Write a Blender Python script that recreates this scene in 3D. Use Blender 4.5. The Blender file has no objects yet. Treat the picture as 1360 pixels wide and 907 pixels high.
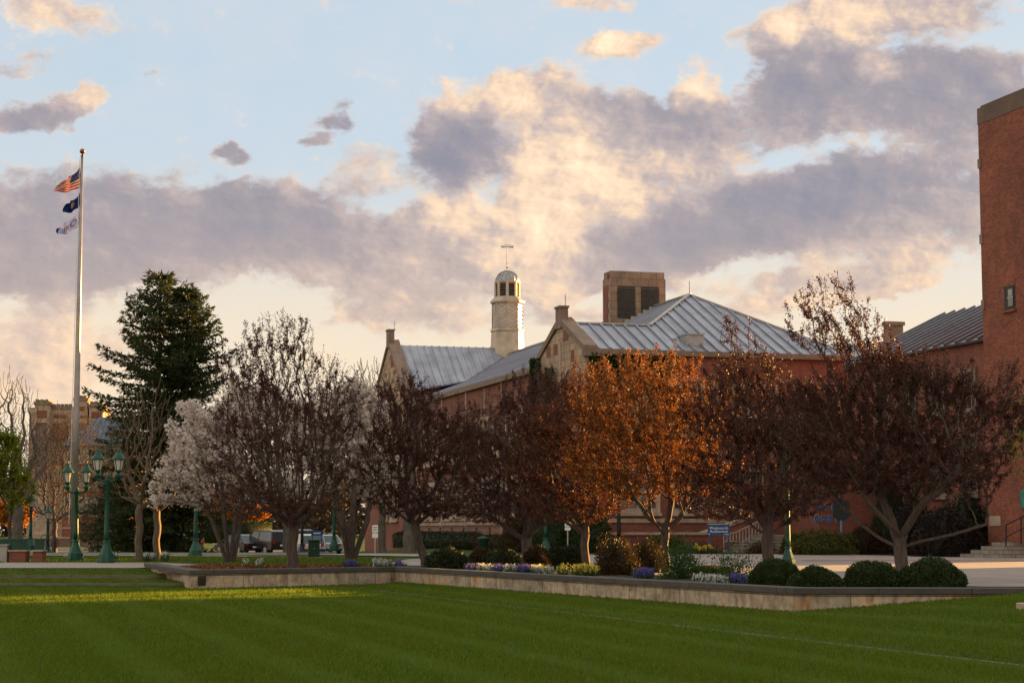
import bpy, bmesh, math, random
import numpy as np
from mathutils import Vector, Matrix
R = math.radians
rng = np.random.default_rng(11)
random.seed(5)
scene = bpy.context.scene
COL = scene.collection

# ------------------------------------------------------------------ camera maths (photo pixels -> world points)
F, CX, CY, EYE = 2500.0, 680.0, 453.5, 1.2
PITCH = math.atan(250.5 / F)
def ray(px, py):
    u = (CY - py) / F
    return Vector(((px - CX) / F, math.cos(PITCH) - u * math.sin(PITCH), math.sin(PITCH) + u * math.cos(PITCH)))
def P(px, py, Y):
    d = ray(px, py); t = Y / d.y
    return Vector((d.x * t, Y, EYE + d.z * t))
def G(px, py, z=0.0):
    d = ray(px, py); t = (z - EYE) / d.z
    return Vector((d.x * t, d.y * t, z))
def ZH(py, Y): return P(680, py, Y).z
def XA(px, Y): return (px - CX) / F * Y * 1.0

# ------------------------------------------------------------------ materials
def new_mat(name):
    m = bpy.data.materials.new(name); m.use_nodes = True
    nt = m.node_tree; nt.nodes.clear()
    out = nt.nodes.new('ShaderNodeOutputMaterial'); b = nt.nodes.new('ShaderNodeBsdfPrincipled')
    nt.links.new(b.outputs[0], out.inputs[0])
    return m, nt, b, out
def N(nt, t, **kw):
    n = nt.nodes.new(t)
    for k, v in kw.items():
        if k in n.inputs.keys(): n.inputs[k].default_value = v
        else: setattr(n, k, v)
    return n
def ramp(nt, fac, stops, interp='LINEAR'):
    r = nt.nodes.new('ShaderNodeValToRGB'); r.color_ramp.interpolation = interp
    el = r.color_ramp.elements
    while len(el) < len(stops): el.new(0.5)
    for e, (p, c) in zip(el, stops): e.position = p; e.color = (c[0], c[1], c[2], 1)
    nt.links.new(fac, r.inputs[0]); return r.outputs[0]
def mixc(nt, fac, a, b, mode='MIX'):
    m = nt.nodes.new('ShaderNodeMix'); m.data_type = 'RGBA'; m.blend_type = mode
    for s, v in ((0, fac), (6, a), (7, b)):
        if hasattr(v, 'node'): nt.links.new(v, m.inputs[s])
        elif s == 0: m.inputs[0].default_value = v
        else: m.inputs[s].default_value = (v[0], v[1], v[2], 1)
    return m.outputs[2]
def noise(nt, scale, detail=4, rough=.55, vec=None, dist=0.0):
    n = N(nt, 'ShaderNodeTexNoise'); n.inputs['Scale'].default_value = scale
    n.inputs['Detail'].default_value = detail; n.inputs['Roughness'].default_value = rough
    n.inputs['Distortion'].default_value = dist
    if vec is not None: nt.links.new(vec, n.inputs['Vector'])
    return n.outputs[0]
def texc(nt, which='Object'): return nt.nodes.new('ShaderNodeTexCoord').outputs[which]
def mapping(nt, vec, scale=(1,1,1), rot=(0,0,0)):
    m = nt.nodes.new('ShaderNodeMapping'); m.inputs['Scale'].default_value = scale; m.inputs['Rotation'].default_value = rot
    nt.links.new(vec, m.inputs[0]); return m.outputs[0]
def bump(nt, b, h, strength=.3, dist=.02):
    n = nt.nodes.new('ShaderNodeBump'); n.inputs['Strength'].default_value = strength; n.inputs['Distance'].default_value = dist
    nt.links.new(h, n.inputs['Height']); nt.links.new(n.outputs[0], b.inputs['Normal'])

def mat_plain(name, c, rough=.6, metal=0.0, var=.25, nscale=3.0, spec=.4, bumps=0.0):
    m, nt, b, o = new_mat(name)
    v = texc(nt)
    n = noise(nt, nscale, 5, .6, v)
    lo = [x * (1 - var) for x in c]; hi = [min(1, x * (1 + var)) for x in c]
    col = ramp(nt, n, [(.3, lo), (.7, hi)])
    nt.links.new(col, b.inputs['Base Color'])
    b.inputs['Roughness'].default_value = rough; b.inputs['Metallic'].default_value = metal
    b.inputs['Specular IOR Level'].default_value = spec
    if bumps: bump(nt, b, noise(nt, nscale * 12, 4, .6, v), bumps, .02)
    return m
def mat_brick(name, c1, c2, mortar, bw=.21, bh=.075):
    m, nt, b, o = new_mat(name)
    uv = texc(nt, 'UV')
    br = nt.nodes.new('ShaderNodeTexBrick'); nt.links.new(uv, br.inputs['Vector'])
    br.inputs['Color1'].default_value = (*c1, 1); br.inputs['Color2'].default_value = (*c2, 1); br.inputs['Mortar'].default_value = (*mortar, 1)
    br.inputs['Scale'].default_value = 1; br.inputs['Brick Width'].default_value = bw; br.inputs['Row Height'].default_value = bh
    br.inputs['Mortar Size'].default_value = .008; br.inputs['Mortar Smooth'].default_value = .3; br.inputs['Bias'].default_value = 0
    # patches of lighter / darker brick and soot runs
    n = noise(nt, .45, 6, .65, uv)
    pat = ramp(nt, n, [(.3, (.72, .72, .72)), (.5, (1, 1, 1)), (.72, (1.35, 1.28, 1.2))])
    c = mixc(nt, 1, br.outputs[0], pat, 'MULTIPLY')
    st = noise(nt, 1, 4, .6, mapping(nt, uv, (1.4, .12, 1)))
    c = mixc(nt, ramp(nt, st, [(.5, (0, 0, 0)), (.8, (.45, .45, .45))]), c, (.07, .045, .035))
    nt.links.new(c, b.inputs['Base Color']); b.inputs['Roughness'].default_value = .85
    bump(nt, b, br.outputs['Fac'], -.3, .01)
    return m
def mat_stone(name, c, stain=(.12, .09, .06), sc=1.0, stain_amt=.6, joints=None, blotch=None):
    m, nt, b, o = new_mat(name)
    uv = texc(nt, 'UV')
    n = noise(nt, 1.2 * sc, 7, .65, uv)
    col = ramp(nt, n, [(.25, [x * .62 for x in c]), (.5, c), (.75, [min(1, x * 1.3) for x in c])])
    st = noise(nt, 1, 6, .6, mapping(nt, uv, (2.2 * sc, .35 * sc, 1)), .4)
    col = mixc(nt, ramp(nt, st, [(.45, (0, 0, 0)), (.72, (stain_amt,) * 3)]), col, stain)
    if blotch:
        b2 = noise(nt, 1, 5, .6, mapping(nt, uv, (.9, 1.6, 1)), 1.2)
        col = mixc(nt, ramp(nt, b2, [(.42, (0, 0, 0)), (.62, (.75, .75, .75))]), col, blotch)
        b3 = noise(nt, 1, 3, .5, mapping(nt, uv, (7.0, .5, 1)), .3)
        col = mixc(nt, ramp(nt, b3, [(.5, (0, 0, 0)), (.66, (.55, .55, .55))]), col, (.20, .085, .03))
    if joints:
        br = nt.nodes.new('ShaderNodeTexBrick'); nt.links.new(uv, br.inputs['Vector']); br.offset = joints[2] if len(joints) > 2 else .5
        br.inputs['Scale'].default_value = 1; br.inputs['Brick Width'].default_value = joints[0]; br.inputs['Row Height'].default_value = joints[1]
        br.inputs['Mortar Size'].default_value = .012; br.inputs['Color1'].default_value = (.85, .85, .85, 1); br.inputs['Color2'].default_value = (1.1, 1.08, 1.05, 1); br.inputs['Mortar'].default_value = (.25, .22, .2, 1)
        col = mixc(nt, 1, col, br.outputs[0], 'MULTIPLY')
    nt.links.new(col, b.inputs['Base Color']); b.inputs['Roughness'].default_value = .85
    bump(nt, b, noise(nt, 22 * sc, 6, .65, uv), .35, .02)
    return m
def mat_leaf(name, cols, rough=.55, trans=.35):
    m = bpy.data.materials.new(name); m.use_nodes = True; nt = m.node_tree; nt.nodes.clear()
    out = nt.nodes.new('ShaderNodeOutputMaterial')
    g = nt.nodes.new('ShaderNodeNewGeometry')
    col = ramp(nt, g.outputs['Random Per Island'], [(i / max(1, len(cols) - 1), c) for i, c in enumerate(cols)])
    d = nt.nodes.new('ShaderNodeBsdfPrincipled'); nt.links.new(col, d.inputs['Base Color']); d.inputs['Roughness'].default_value = rough
    d.inputs['Specular IOR Level'].default_value = .25
    t = nt.nodes.new('ShaderNodeBsdfTranslucent'); nt.links.new(col, t.inputs[0])
    mx = nt.nodes.new('ShaderNodeMixShader'); mx.inputs[0].default_value = trans
    nt.links.new(d.outputs[0], mx.inputs[1]); nt.links.new(t.outputs[0], mx.inputs[2]); nt.links.new(mx.outputs[0], out.inputs[0])
    return m
def mat_bark(name, c):
    m, nt, b, o = new_mat(name)
    v = texc(nt)
    n = noise(nt, 1, 6, .65, mapping(nt, v, (14, 14, 3)))
    col = ramp(nt, n, [(.3, [x * .45 for x in c]), (.55, c), (.75, [x * 1.5 for x in c])])
    nt.links.new(col, b.inputs['Base Color']); b.inputs['Roughness'].default_value = .9
    bump(nt, b, n, .6, .03); return m
def mat_glass(name, c=(.02, .025, .03), rough=.08):
    m, nt, b, o = new_mat(name)
    n = noise(nt, .8, 3, .5, texc(nt))
    nt.links.new(ramp(nt, n, [(.35, c), (.7, [x * 2.2 + .01 for x in c])]), b.inputs['Base Color'])
    b.inputs['Roughness'].default_value = rough; b.inputs['Specular IOR Level'].default_value = .8
    bump(nt, b, noise(nt, 1.3, 2, .5, texc(nt)), .06, .05)
    return m
def mat_metalroof(name, c, rough=.42):
    m, nt, b, o = new_mat(name)
    uv = texc(nt, 'UV')
    n = noise(nt, .5, 6, .6, uv); n2 = noise(nt, 1, 5, .6, mapping(nt, uv, (3.0, .25, 1)))
    col = ramp(nt, n, [(.3, [x * .7 for x in c]), (.7, [x * 1.25 for x in c])])
    col = mixc(nt, ramp(nt, n2, [(.4, (0, 0, 0)), (.7, (.5, .5, .5))]), col, [x * .6 for x in c])
    nt.links.new(col, b.inputs['Base Color']); b.inputs['Metallic'].default_value = .55
    nt.links.new(ramp(nt, n2, [(.3, (rough * .8,) * 3), (.7, (rough * 1.4,) * 3)]), b.inputs['Roughness'])
    bump(nt, b, n, .15, .05)
    return m

M = {}
M['brick'] = mat_brick('brick_red', (.30, .078, .042), (.19, .05, .032), (.16, .10, .08))
M['brick_tall'] = mat_brick('brick_tall', (.36, .098, .050), (.20, .055, .032), (.08, .045, .035))
M['brick_pale'] = mat_brick('brick_pale', (.23, .125, .10), (.16, .085, .07), (.20, .15, .13))
M['stone'] = mat_stone('limestone', (.46, .31, .21), stain_amt=.4, joints=(.9, .42))
M['stone_trim'] = mat_stone('limestone_trim', (.44, .32, .235), stain_amt=.4)
M['tower_stone'] = mat_stone('tower_stone', (.33, .205, .145), stain_amt=.4, joints=(1.1, .5))
M['parapet'] = mat_stone('parapet_stone', (.25, .165, .125), stain_amt=.5)
def mat_wallstone(name):
    m, nt, b, o = new_mat(name); uv = texc(nt, 'UV')
    big = noise(nt, 1, 6, .65, mapping(nt, uv, (.8, 1.5, 1)), .8)
    c = ramp(nt, big, [(.28, (.15, .115, .09)), (.42, (.30, .23, .17)), (.55, (.42, .34, .26)), (.64, (.46, .24, .11)), (.78, (.22, .16, .125))])
    st = noise(nt, 1, 4, .6, mapping(nt, uv, (4.0, 1.3, 1)), 1.0)
    c = mixc(nt, ramp(nt, st, [(.5, (0, 0, 0)), (.68, (.65, .65, .65))]), c, (.11, .06, .035))
    st2 = noise(nt, 1, 3, .5, mapping(nt, uv, (3.1, .5, 2.0)), .3)
    c = mixc(nt, ramp(nt, st2, [(.56, (0, 0, 0)), (.68, (.7, .7, .7))]), c, (.52, .42, .32))
    c = mixc(nt, .5, c, ramp(nt, noise(nt, 9, 6, .7, uv), [(.3, (.45, .45, .45)), (.7, (1.5, 1.5, 1.5))]), 'MULTIPLY')
    br = nt.nodes.new('ShaderNodeTexBrick'); nt.links.new(uv, br.inputs['Vector']); br.offset = 0
    br.inputs['Scale'].default_value = 1; br.inputs['Brick Width'].default_value = 2.3; br.inputs['Row Height'].default_value = 6; br.inputs['Mortar Size'].default_value = .010
    br.inputs['Color1'].default_value = (.75, .78, .8, 1); br.inputs['Color2'].default_value = (1.15, 1.1, 1.05, 1); br.inputs['Mortar'].default_value = (.3, .27, .25, 1)
    c = mixc(nt, 1, c, br.outputs[0], 'MULTIPLY'); c = mixc(nt, 1, c, (1.2, 1.15, 1.1), 'MULTIPLY')
    nt.links.new(c, b.inputs['Base Color']); b.inputs['Roughness'].default_value = .9
    bump(nt, b, noise(nt, 26, 6, .65, uv), .45, .02); return m
M['wallstone'] = mat_wallstone('stained_concrete')
M['coping'] = mat_stone('dark_coping', (.070, .060, .056), stain=(.10, .085, .075), sc=1.5, stain_amt=.4, joints=(1.7, 3.0, 0.0))
M['edging'] = mat_stone('edging', (.15, .125, .085), stain=(.08, .08, .05), sc=2, stain_amt=.4)
M['steps'] = mat_stone('step_stone', (.30, .25, .21), stain_amt=.3, joints=(.8, .17))
M['roof'] = mat_metalroof('zinc_roof', (.37, .375, .45), .45)
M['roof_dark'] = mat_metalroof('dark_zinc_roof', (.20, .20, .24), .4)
M['cap_brown'] = mat_stone('cap_brown', (.15, .095, .075), stain_amt=.4)
M['roof_ridge'] = mat_plain('ridge_cap', (.42, .38, .38), .5, .3, .2)
M['roof_blue'] = mat_metalroof('blue_roof', (.10, .135, .19), .6)
M['cupola'] = mat_plain('cupola_metal', (.47, .36, .29), .42, .35, .25, 1.2, bumps=.1)
M['cupola_dome'] = mat_plain('dome_metal', (.34, .32, .33), .35, .6, .3, 2.)
M['dark'] = mat_plain('dark_louvre', (.03, .027, .025), .7)
M['louvre'] = mat_plain('louvre_slats', (.10, .08, .065), .6)
M['glass'] = mat_glass('window_glass')
M['glass_pale'] = mat_glass('window_glass_pale', (.06, .075, .075), .15)
M['frame'] = mat_plain('window_frame_paint', (.36, .30, .24), .6)
M['green'] = mat_plain('lamp_green', (.007, .062, .040), .38, .1, .3, 4)
M['darkgreen'] = mat_plain('box_green', (.012, .045, .028), .5, 0, .3)
M['black'] = mat_plain('black_paint', (.012, .012, .014), .45)
M['blue'] = mat_plain('sign_blue', (.018, .06, .22), .5, 0, .12)
M['blue_plaque'] = mat_plain('plaque_blue', (.03, .12, .36), .5, 0, .3, 8)
M['white'] = mat_plain('white_paint', (.78, .78, .76), .5, 0, .06)
M['rail'] = mat_plain('rail_paint', (.42, .38, .34), .55, .2)
M['steelpole'] = mat_plain('flagpole_metal', (.33, .29, .29), .36, .55, .22, 1.5)
M['bronze'] = mat_plain('bronze_ball', (.30, .10, .04), .3, .8)
M['plaque'] = mat_plain('brown_plaque', (.05, .028, .02), .5, .4)
M['lampglass'] = mat_plain('lantern_glass', (.60, .55, .46), .25, 0, .1)
M['asphalt'] = mat_plain('asphalt', (.075, .072, .075), .85, 0, .25, 2, bumps=.3)
M['mulchflat'] = mat_plain('mulch_soil', (.10, .045, .022), .95, 0, .6, 9, bumps=.8)
M['soil'] = mat_plain('dark_soil', (.028, .018, .013), .95, 0, .5, 6, bumps=.8)
M['chips'] = mat_leaf('wood_chips', [(.20, .075, .03), (.09, .035, .015), (.32, .14, .06), (.15, .06, .03)], .9, 0)
M['bark'] = mat_bark('bark_crab', (.095, .064, .052))
M['bark_grey'] = mat_bark('bark_grey', (.13, .105, .085))
M['bark_tan'] = mat_bark('bark_tan', (.17, .115, .075))
M['leaf_red'] = mat_leaf('crab_leaves', [(.050, .016, .014), (.095, .028, .020), (.070, .026, .018), (.15, .048, .030), (.040, .015, .016)], .5, .3)
M['leaf_half_sunlit'] = mat_leaf('crab_leaves_half_sunlit', [(.07, .022, .014), (.13, .042, .020), (.10, .031, .017), (.20, .072, .026)], .5, .45)  # crabapple leaves with part of the low sunlight mixed into the colour
M['leaf_red_sunlit'] = mat_leaf('crab_leaves_sunlit', [(.15, .050, .018), (.30, .110, .026), (.20, .068, .02), (.40, .18, .04)], .5, .5)  # same crabapple leaves, the glow of the low sun put into their colour
M['leaf_lime'] = mat_leaf('lime_leaves', [(.15, .18, .012), (.27, .28, .02), (.09, .12, .010)], .5, .5)
M['petal'] = mat_leaf('magnolia_petals', [(.86, .78, .72), (.70, .58, .53), (.90, .84, .80), (.50, .36, .32), (.82, .74, .68)], .6, .5)
M['needle'] = mat_leaf('spruce_needles', [(.030, .046, .014), (.048, .064, .018), (.020, .034, .012), (.095, .090, .022)], .6, .35)
M['needle_blue'] = mat_leaf('blue_needles', [(.03, .07, .055), (.045, .09, .075), (.02, .05, .04)], .6, .12)
M['box'] = mat_leaf('boxwood', [(.020, .034, .010), (.034, .052, .014), (.050, .072, .018), (.016, .026, .009)], .5, .15)
M['yew'] = mat_leaf('yew', [(.020, .028, .010), (.035, .040, .014), (.013, .020, .008)], .5, .15)
M['yew_dark'] = mat_leaf('dark_shrub', [(.020, .012, .010), (.032, .018, .014), (.014, .012, .009)], .6, .15)
M['shrub_yg'] = mat_leaf('yellow_green_shrub', [(.09, .085, .014), (.14, .12, .018), (.05, .06, .012), (.035, .045, .012)], .6, .3)
M['shrub_br'] = mat_leaf('brown_shrub', [(.06, .030, .018), (.05, .040, .015), (.09, .045, .022), (.035, .035, .012)], .6, .3)
M['ivy'] = mat_leaf('ivy', [(.018, .04, .010), (.03, .055, .012), (.05, .07, .012), (.012, .025, .008)], .5, .2)
M['orange_leaf'] = mat_leaf('orange_leaves', [(.40, .15, .02), (.55, .22, .03), (.30, .10, .02)], .6, .5)
M['fwhite'] = mat_leaf('white_petals', [(.70, .68, .66), (.58, .55, .55)], .6, .4)
M['fviolet'] = mat_leaf('violet_petals', [(.13, .08, .42), (.20, .12, .52), (.08, .05, .30)], .6, .4)
M['fyellow'] = mat_leaf('yellow_petals', [(.75, .50, .03), (.82, .62, .08), (.7, .6, .2)], .6, .4)
M['fstem'] = mat_leaf('flower_leaves', [(.03, .075, .018), (.05, .10, .025)], .6, .3)

def mat_grass_flat(name):
    m, nt, b, o = new_mat(name)
    v = texc(nt)
    n1 = noise(nt, .35, 5, .6, v); n2 = noise(nt, 9, 6, .7, v); n3 = noise(nt, 60, 3, .7, v)
    a = ramp(nt, n2, [(.3, (.026, .058, .006)), (.55, (.050, .095, .009)), (.75, (.085, .13, .012))])
    c = mixc(nt, ramp(nt, n1, [(.35, (0, 0, 0)), (.7, (.55, .55, .55))]), a, (.060, .080, .012))
    c = mixc(nt, ramp(nt, n3, [(.3, (.5, .5, .5)), (.6, (0, 0, 0))]), c, (.018, .034, .005))
    nt.links.new(c, b.inputs['Base Color']); b.inputs['Roughness'].default_value = .8; b.inputs['Specular IOR Level'].default_value = .15
    bump(nt, b, n3, .9, .04); return m
M['grass'] = mat_grass_flat('turf')
def mat_blades(name):
    m = mat_leaf(name, [(.055, .110, .005), (.090, .160, .007), (.135, .195, .010), (.065, .125, .006), (.22, .19, .05)], .8, .5)
    nt = m.node_tree
    # mowing stripes and thin yellowish patches belong to the turf itself
    v = texc(nt)
    rampnode = [n for n in nt.nodes if n.type == 'VALTORGB'][0]
    w = noise(nt, .5, 5, .65, v)
    mp = mapping(nt, v, (1, 1, 1), (0, 0, R(-17)))
    wv = nt.nodes.new('ShaderNodeTexWave'); wv.inputs['Scale'].default_value = .20; wv.inputs['Distortion'].default_value = .8; wv.inputs['Detail Scale'].default_value = .6
    nt.links.new(mp, wv.inputs[0])
    f1 = ramp(nt, wv.outputs[0], [(.6, (0, 0, 0)), (.95, (.42, .42, .42))])
    c = mixc(nt, f1, rampnode.outputs[0], (.155, .235, .04))
    c = mixc(nt, ramp(nt, w, [(.38, (.0, .0, .0)), (.7, (.6, .6, .6))]), c, (.12, .145, .006))
    for n in nt.nodes:
        if n.type == 'BSDF_PRINCIPLED': nt.links.new(c, n.inputs['Base Color'])
        if n.type == 'BSDF_TRANSLUCENT': nt.links.new(c, n.inputs[0])
    return m
M['blades'] = mat_blades('grass_blades')

def mat_plaza(name):
    m, nt, b, o = new_mat(name)
    v = mapping(nt, texc(nt), (1, 1, 1), (0, 0, R(-16)))
    n = noise(nt, .6, 6, .65, v)
    c = ramp(nt, n, [(.3, (.25, .20, .19)), (.7, (.36, .295, .28))])
    br = nt.nodes.new('ShaderNodeTexBrick'); nt.links.new(v, br.inputs['Vector']); br.offset = 0
    br.inputs['Scale'].default_value = 1; br.inputs['Brick Width'].default_value = 2.4; br.inputs['Row Height'].default_value = 2.4
    br.inputs['Mortar Size'].default_value = .03; br.inputs['Color1'].default_value = (.92, .92, .92, 1); br.inputs['Color2'].default_value = (1.05, 1.03, 1, 1); br.inputs['Mortar'].default_value = (.3, .28, .27, 1)
    c = mixc(nt, 1, c, br.outputs[0], 'MULTIPLY')
    nt.links.new(c, b.inputs['Base Color']); b.inputs['Roughness'].default_value = .85
    bump(nt, b, noise(nt, 40, 4, .6, v), .2, .01); return m
M['plaza'] = mat_plaza('plaza_concrete')
M['paver_red'] = mat_brick('paver_band', (.30, .13, .11), (.22, .095, .08), (.2, .15, .13), .2, .1)
M['walk'] = mat_plain('walk_concrete', (.30, .24, .21), .85, 0, .2, 1.2, bumps=.3)
M['kerb'] = mat_plain('kerb_concrete', (.33, .30, .27), .85, 0, .2, 1.5, bumps=.3)

# ------------------------------------------------------------------ object plumbing
def tag(o, label=None, cat=None, group=None, kind=None):
    if label: o['label'] = label
    if cat: o['category'] = cat
    if group: o['group'] = group
    if kind: o['kind'] = kind
    return o
def empty(name, loc=(0, 0, 0), rz=0.0, label=None, cat=None, group=None):
    o = bpy.data.objects.new(name, None); COL.objects.link(o)
    o.empty_display_size = .3
    o.location = loc; o.rotation_euler = (0, 0, rz); return tag(o, label, cat, group)
def children(o): return [c for c in bpy.data.objects if c.parent == o]
def copy_tree(o, parent=None):
    c = o.copy(); COL.objects.link(c)
    if parent: c.parent = parent
    for ch in children(o): copy_tree(ch, c)
    return c

class MB:
    def __init__(s): s.v = []; s.f = []
    def add(s, vs, fs):
        n = len(s.v); s.v += [tuple(p) for p in vs]; s.f += [tuple(i + n for i in f) for f in fs]; return s
    def box(s, x0, x1, y0, y1, z0, z1):
        return s.add([(x0,y0,z0),(x1,y0,z0),(x1,y1,z0),(x0,y1,z0),(x0,y0,z1),(x1,y0,z1),(x1,y1,z1),(x0,y1,z1)],
                     [(0,3,2,1),(4,5,6,7),(0,1,5,4),(1,2,6,5),(2,3,7,6),(3,0,4,7)])
    def obox(s, o, ex, ey, ez):                     # corner + three edge vectors
        o, ex, ey, ez = map(Vector, (o, ex, ey, ez))
        if ex.cross(ey).dot(ez) < 0: o = o + ex; ex = -ex
        return s.add([o, o+ex, o+ex+ey, o+ey, o+ez, o+ex+ez, o+ex+ey+ez, o+ey+ez],
                     [(0,3,2,1),(4,5,6,7),(0,1,5,4),(1,2,6,5),(2,3,7,6),(3,0,4,7)])
    def bar(s, a, b, w, h=None, up=(0, 0, 1)):
        a, b = Vector(a), Vector(b); d = (b - a); h = h or w
        side = d.cross(Vector(up))
        if side.length < 1e-5: side = d.cross(Vector((0, 1, 0)))
        side.normalize(); u = side.cross(d).normalized()
        return s.obox(a - side * w/2 - u * h/2, side * w, u * h, d)
    def prism(s, poly, d):                          # planar polygon extruded by d
        d = Vector(d); p = [Vector(q) for q in poly]; n = len(p)
        nrm = Vector((0,0,0))
        for i in range(n): nrm += p[i].cross(p[(i+1) % n])
        if nrm.dot(d) > 0: p = p[::-1]
        return s.add(p + [q + d for q in p], [tuple(range(n)), tuple(range(2*n-1, n-1, -1))] + [(i, i+n, (i+1) % n + n, (i+1) % n)[::-1][::1] if False else ((i+1) % n, i, i+n, (i+1) % n + n) for i in range(n)])
    def rings(s, rings, cap=True):                  # list of rings (same count)
        n = len(rings[0]); base = len(s.v)
        for r in rings: s.v += [tuple(p) for p in r]
        for k in range(len(rings) - 1):
            for i in range(n):
                a = base + k*n + i; b = base + k*n + (i+1) % n
                s.f.append((a, b, b + n, a + n))
        if cap:
            s.f.append(tuple(base + i for i in range(n))[::-1]); s.f.append(tuple(base + (len(rings)-1)*n + i for i in range(n)))
        return s
    def lathe(s, prof, c=(0, 0, 0), n=12, rot=0.0, cap=True):   # prof: (r, z)
        c = Vector(c)
        return s.rings([[c + Vector((r*math.cos(rot + 2*math.pi*i/n), r*math.sin(rot + 2*math.pi*i/n), z)) for i in range(n)] for r, z in prof], cap)
    def tube(s, pts, r, n=8):
        pts = [Vector(p) for p in pts]; rs = r if isinstance(r, (list, tuple)) else [r]*len(pts)
        out = []
        for i, p in enumerate(pts):
            d = (pts[min(i+1, len(pts)-1)] - pts[max(i-1, 0)]).normalized()
            a = d.cross(Vector((.13, .21, .97)) if abs(d.z) < .9 else Vector((1, .1, 0))).normalized(); b = d.cross(a)
            out.append([p + (a*math.cos(2*math.pi*k/n) + b*math.sin(2*math.pi*k/n)) * rs[i] for k in range(n)])
        return s.rings(out)
    def build(s, name, mat, parent=None, smooth=False, bevel=0.0):
        me = mesh_np(name, np.array(s.v, dtype=np.float32), s.f, mat, smooth)
        o = bpy.data.objects.new(name, me); COL.objects.link(o)
        if parent: o.parent = parent
        if bevel:
            md = o.modifiers.new('bevel', 'BEVEL'); md.width = bevel; md.segments = 2; md.limit_method = 'ANGLE'
        return o
def box_uv(me):
    nl = len(me.loops)
    vi = np.empty(nl, dtype=np.int32); me.loops.foreach_get('vertex_index', vi)
    co = np.empty(len(me.vertices)*3, dtype=np.float32); me.vertices.foreach_get('co', co); co = co.reshape(-1, 3)
    nf = len(me.polygons); nr = np.empty(nf*3, dtype=np.float32); me.polygons.foreach_get('normal', nr); nr = nr.reshape(-1, 3)
    lt = np.empty(nf, dtype=np.int32); me.polygons.foreach_get('loop_total', lt)
    ln = np.repeat(nr, lt, axis=0); p = co[vi]
    up = np.abs(ln[:, 2]) > .98
    t = np.stack([-ln[:, 1], ln[:, 0]], 1); L = np.linalg.norm(t, axis=1, keepdims=True); t = t / np.maximum(L, 1e-6)
    u = p[:, 0]*t[:, 0] + p[:, 1]*t[:, 1]
    cz = np.sqrt(np.maximum(1 - ln[:, 2]**2, 1e-4))
    v = p[:, 2] / np.where(up, 1, cz)
    u = np.where(up, p[:, 0], u); v = np.where(up, p[:, 1], v)
    lay = me.uv_layers.new(name='UVMap'); lay.data.foreach_set('uv', np.stack([u, v], 1).astype(np.float32).ravel())
def mesh_np(name, V, faces, mat, smooth=False, uv=True):
    me = bpy.data.meshes.new(name)
    if isinstance(faces, np.ndarray):
        k = faces.shape[1]; nf = len(faces)
        me.vertices.add(len(V)); me.vertices.foreach_set('co', V.astype(np.float32).ravel())
        me.loops.add(nf*k); me.loops.foreach_set('vertex_index', faces.astype(np.int32).ravel())
        me.polygons.add(nf); me.polygons.foreach_set('loop_start', np.arange(0, nf*k, k, dtype=np.int32)); me.polygons.foreach_set('loop_total', np.full(nf, k, dtype=np.int32))
        me.update(calc_edges=True)
    else:
        me.from_pydata([tuple(map(float, p)) for p in V], [], faces); me.update()
    if uv: box_uv(me)
    if smooth: me.polygons.foreach_set('use_smooth', [True]*len(me.polygons))
    me.materials.append(mat); return me
def obj_np(name, V, Fc, mat, parent=None, smooth=False, uv=False):
    o = bpy.data.objects.new(name, mesh_np(name, V, Fc, mat, smooth, uv)); COL.objects.link(o)
    if parent: o.parent = parent
    return o

# ------------------------------------------------------------------ scattered leaves
def unit(n):
    v = rng.normal(size=(n, 3)); return v / np.linalg.norm(v, axis=1, keepdims=True)
def leaf_quads(pts, L, W, upbias=0.0, dirs=None):
    n = len(pts); d = unit(n) if dirs is None else dirs
    d = d + np.array([0, 0, upbias]); d /= np.linalg.norm(d, axis=1, keepdims=True)
    s = np.cross(d, unit(n)); s /= np.maximum(np.linalg.norm(s, axis=1, keepdims=True), 1e-6)
    l = (L * rng.uniform(.6, 1.3, n))[:, None]; w = (W * rng.uniform(.6, 1.3, n))[:, None]
    V = np.stack([pts, pts + d*l*.45 + s*w*.5, pts + d*l, pts + d*l*.5 - s*w*.5], 1).reshape(-1, 3)
    Fc = np.arange(n*4, dtype=np.int32).reshape(n, 4); return V, Fc
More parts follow.
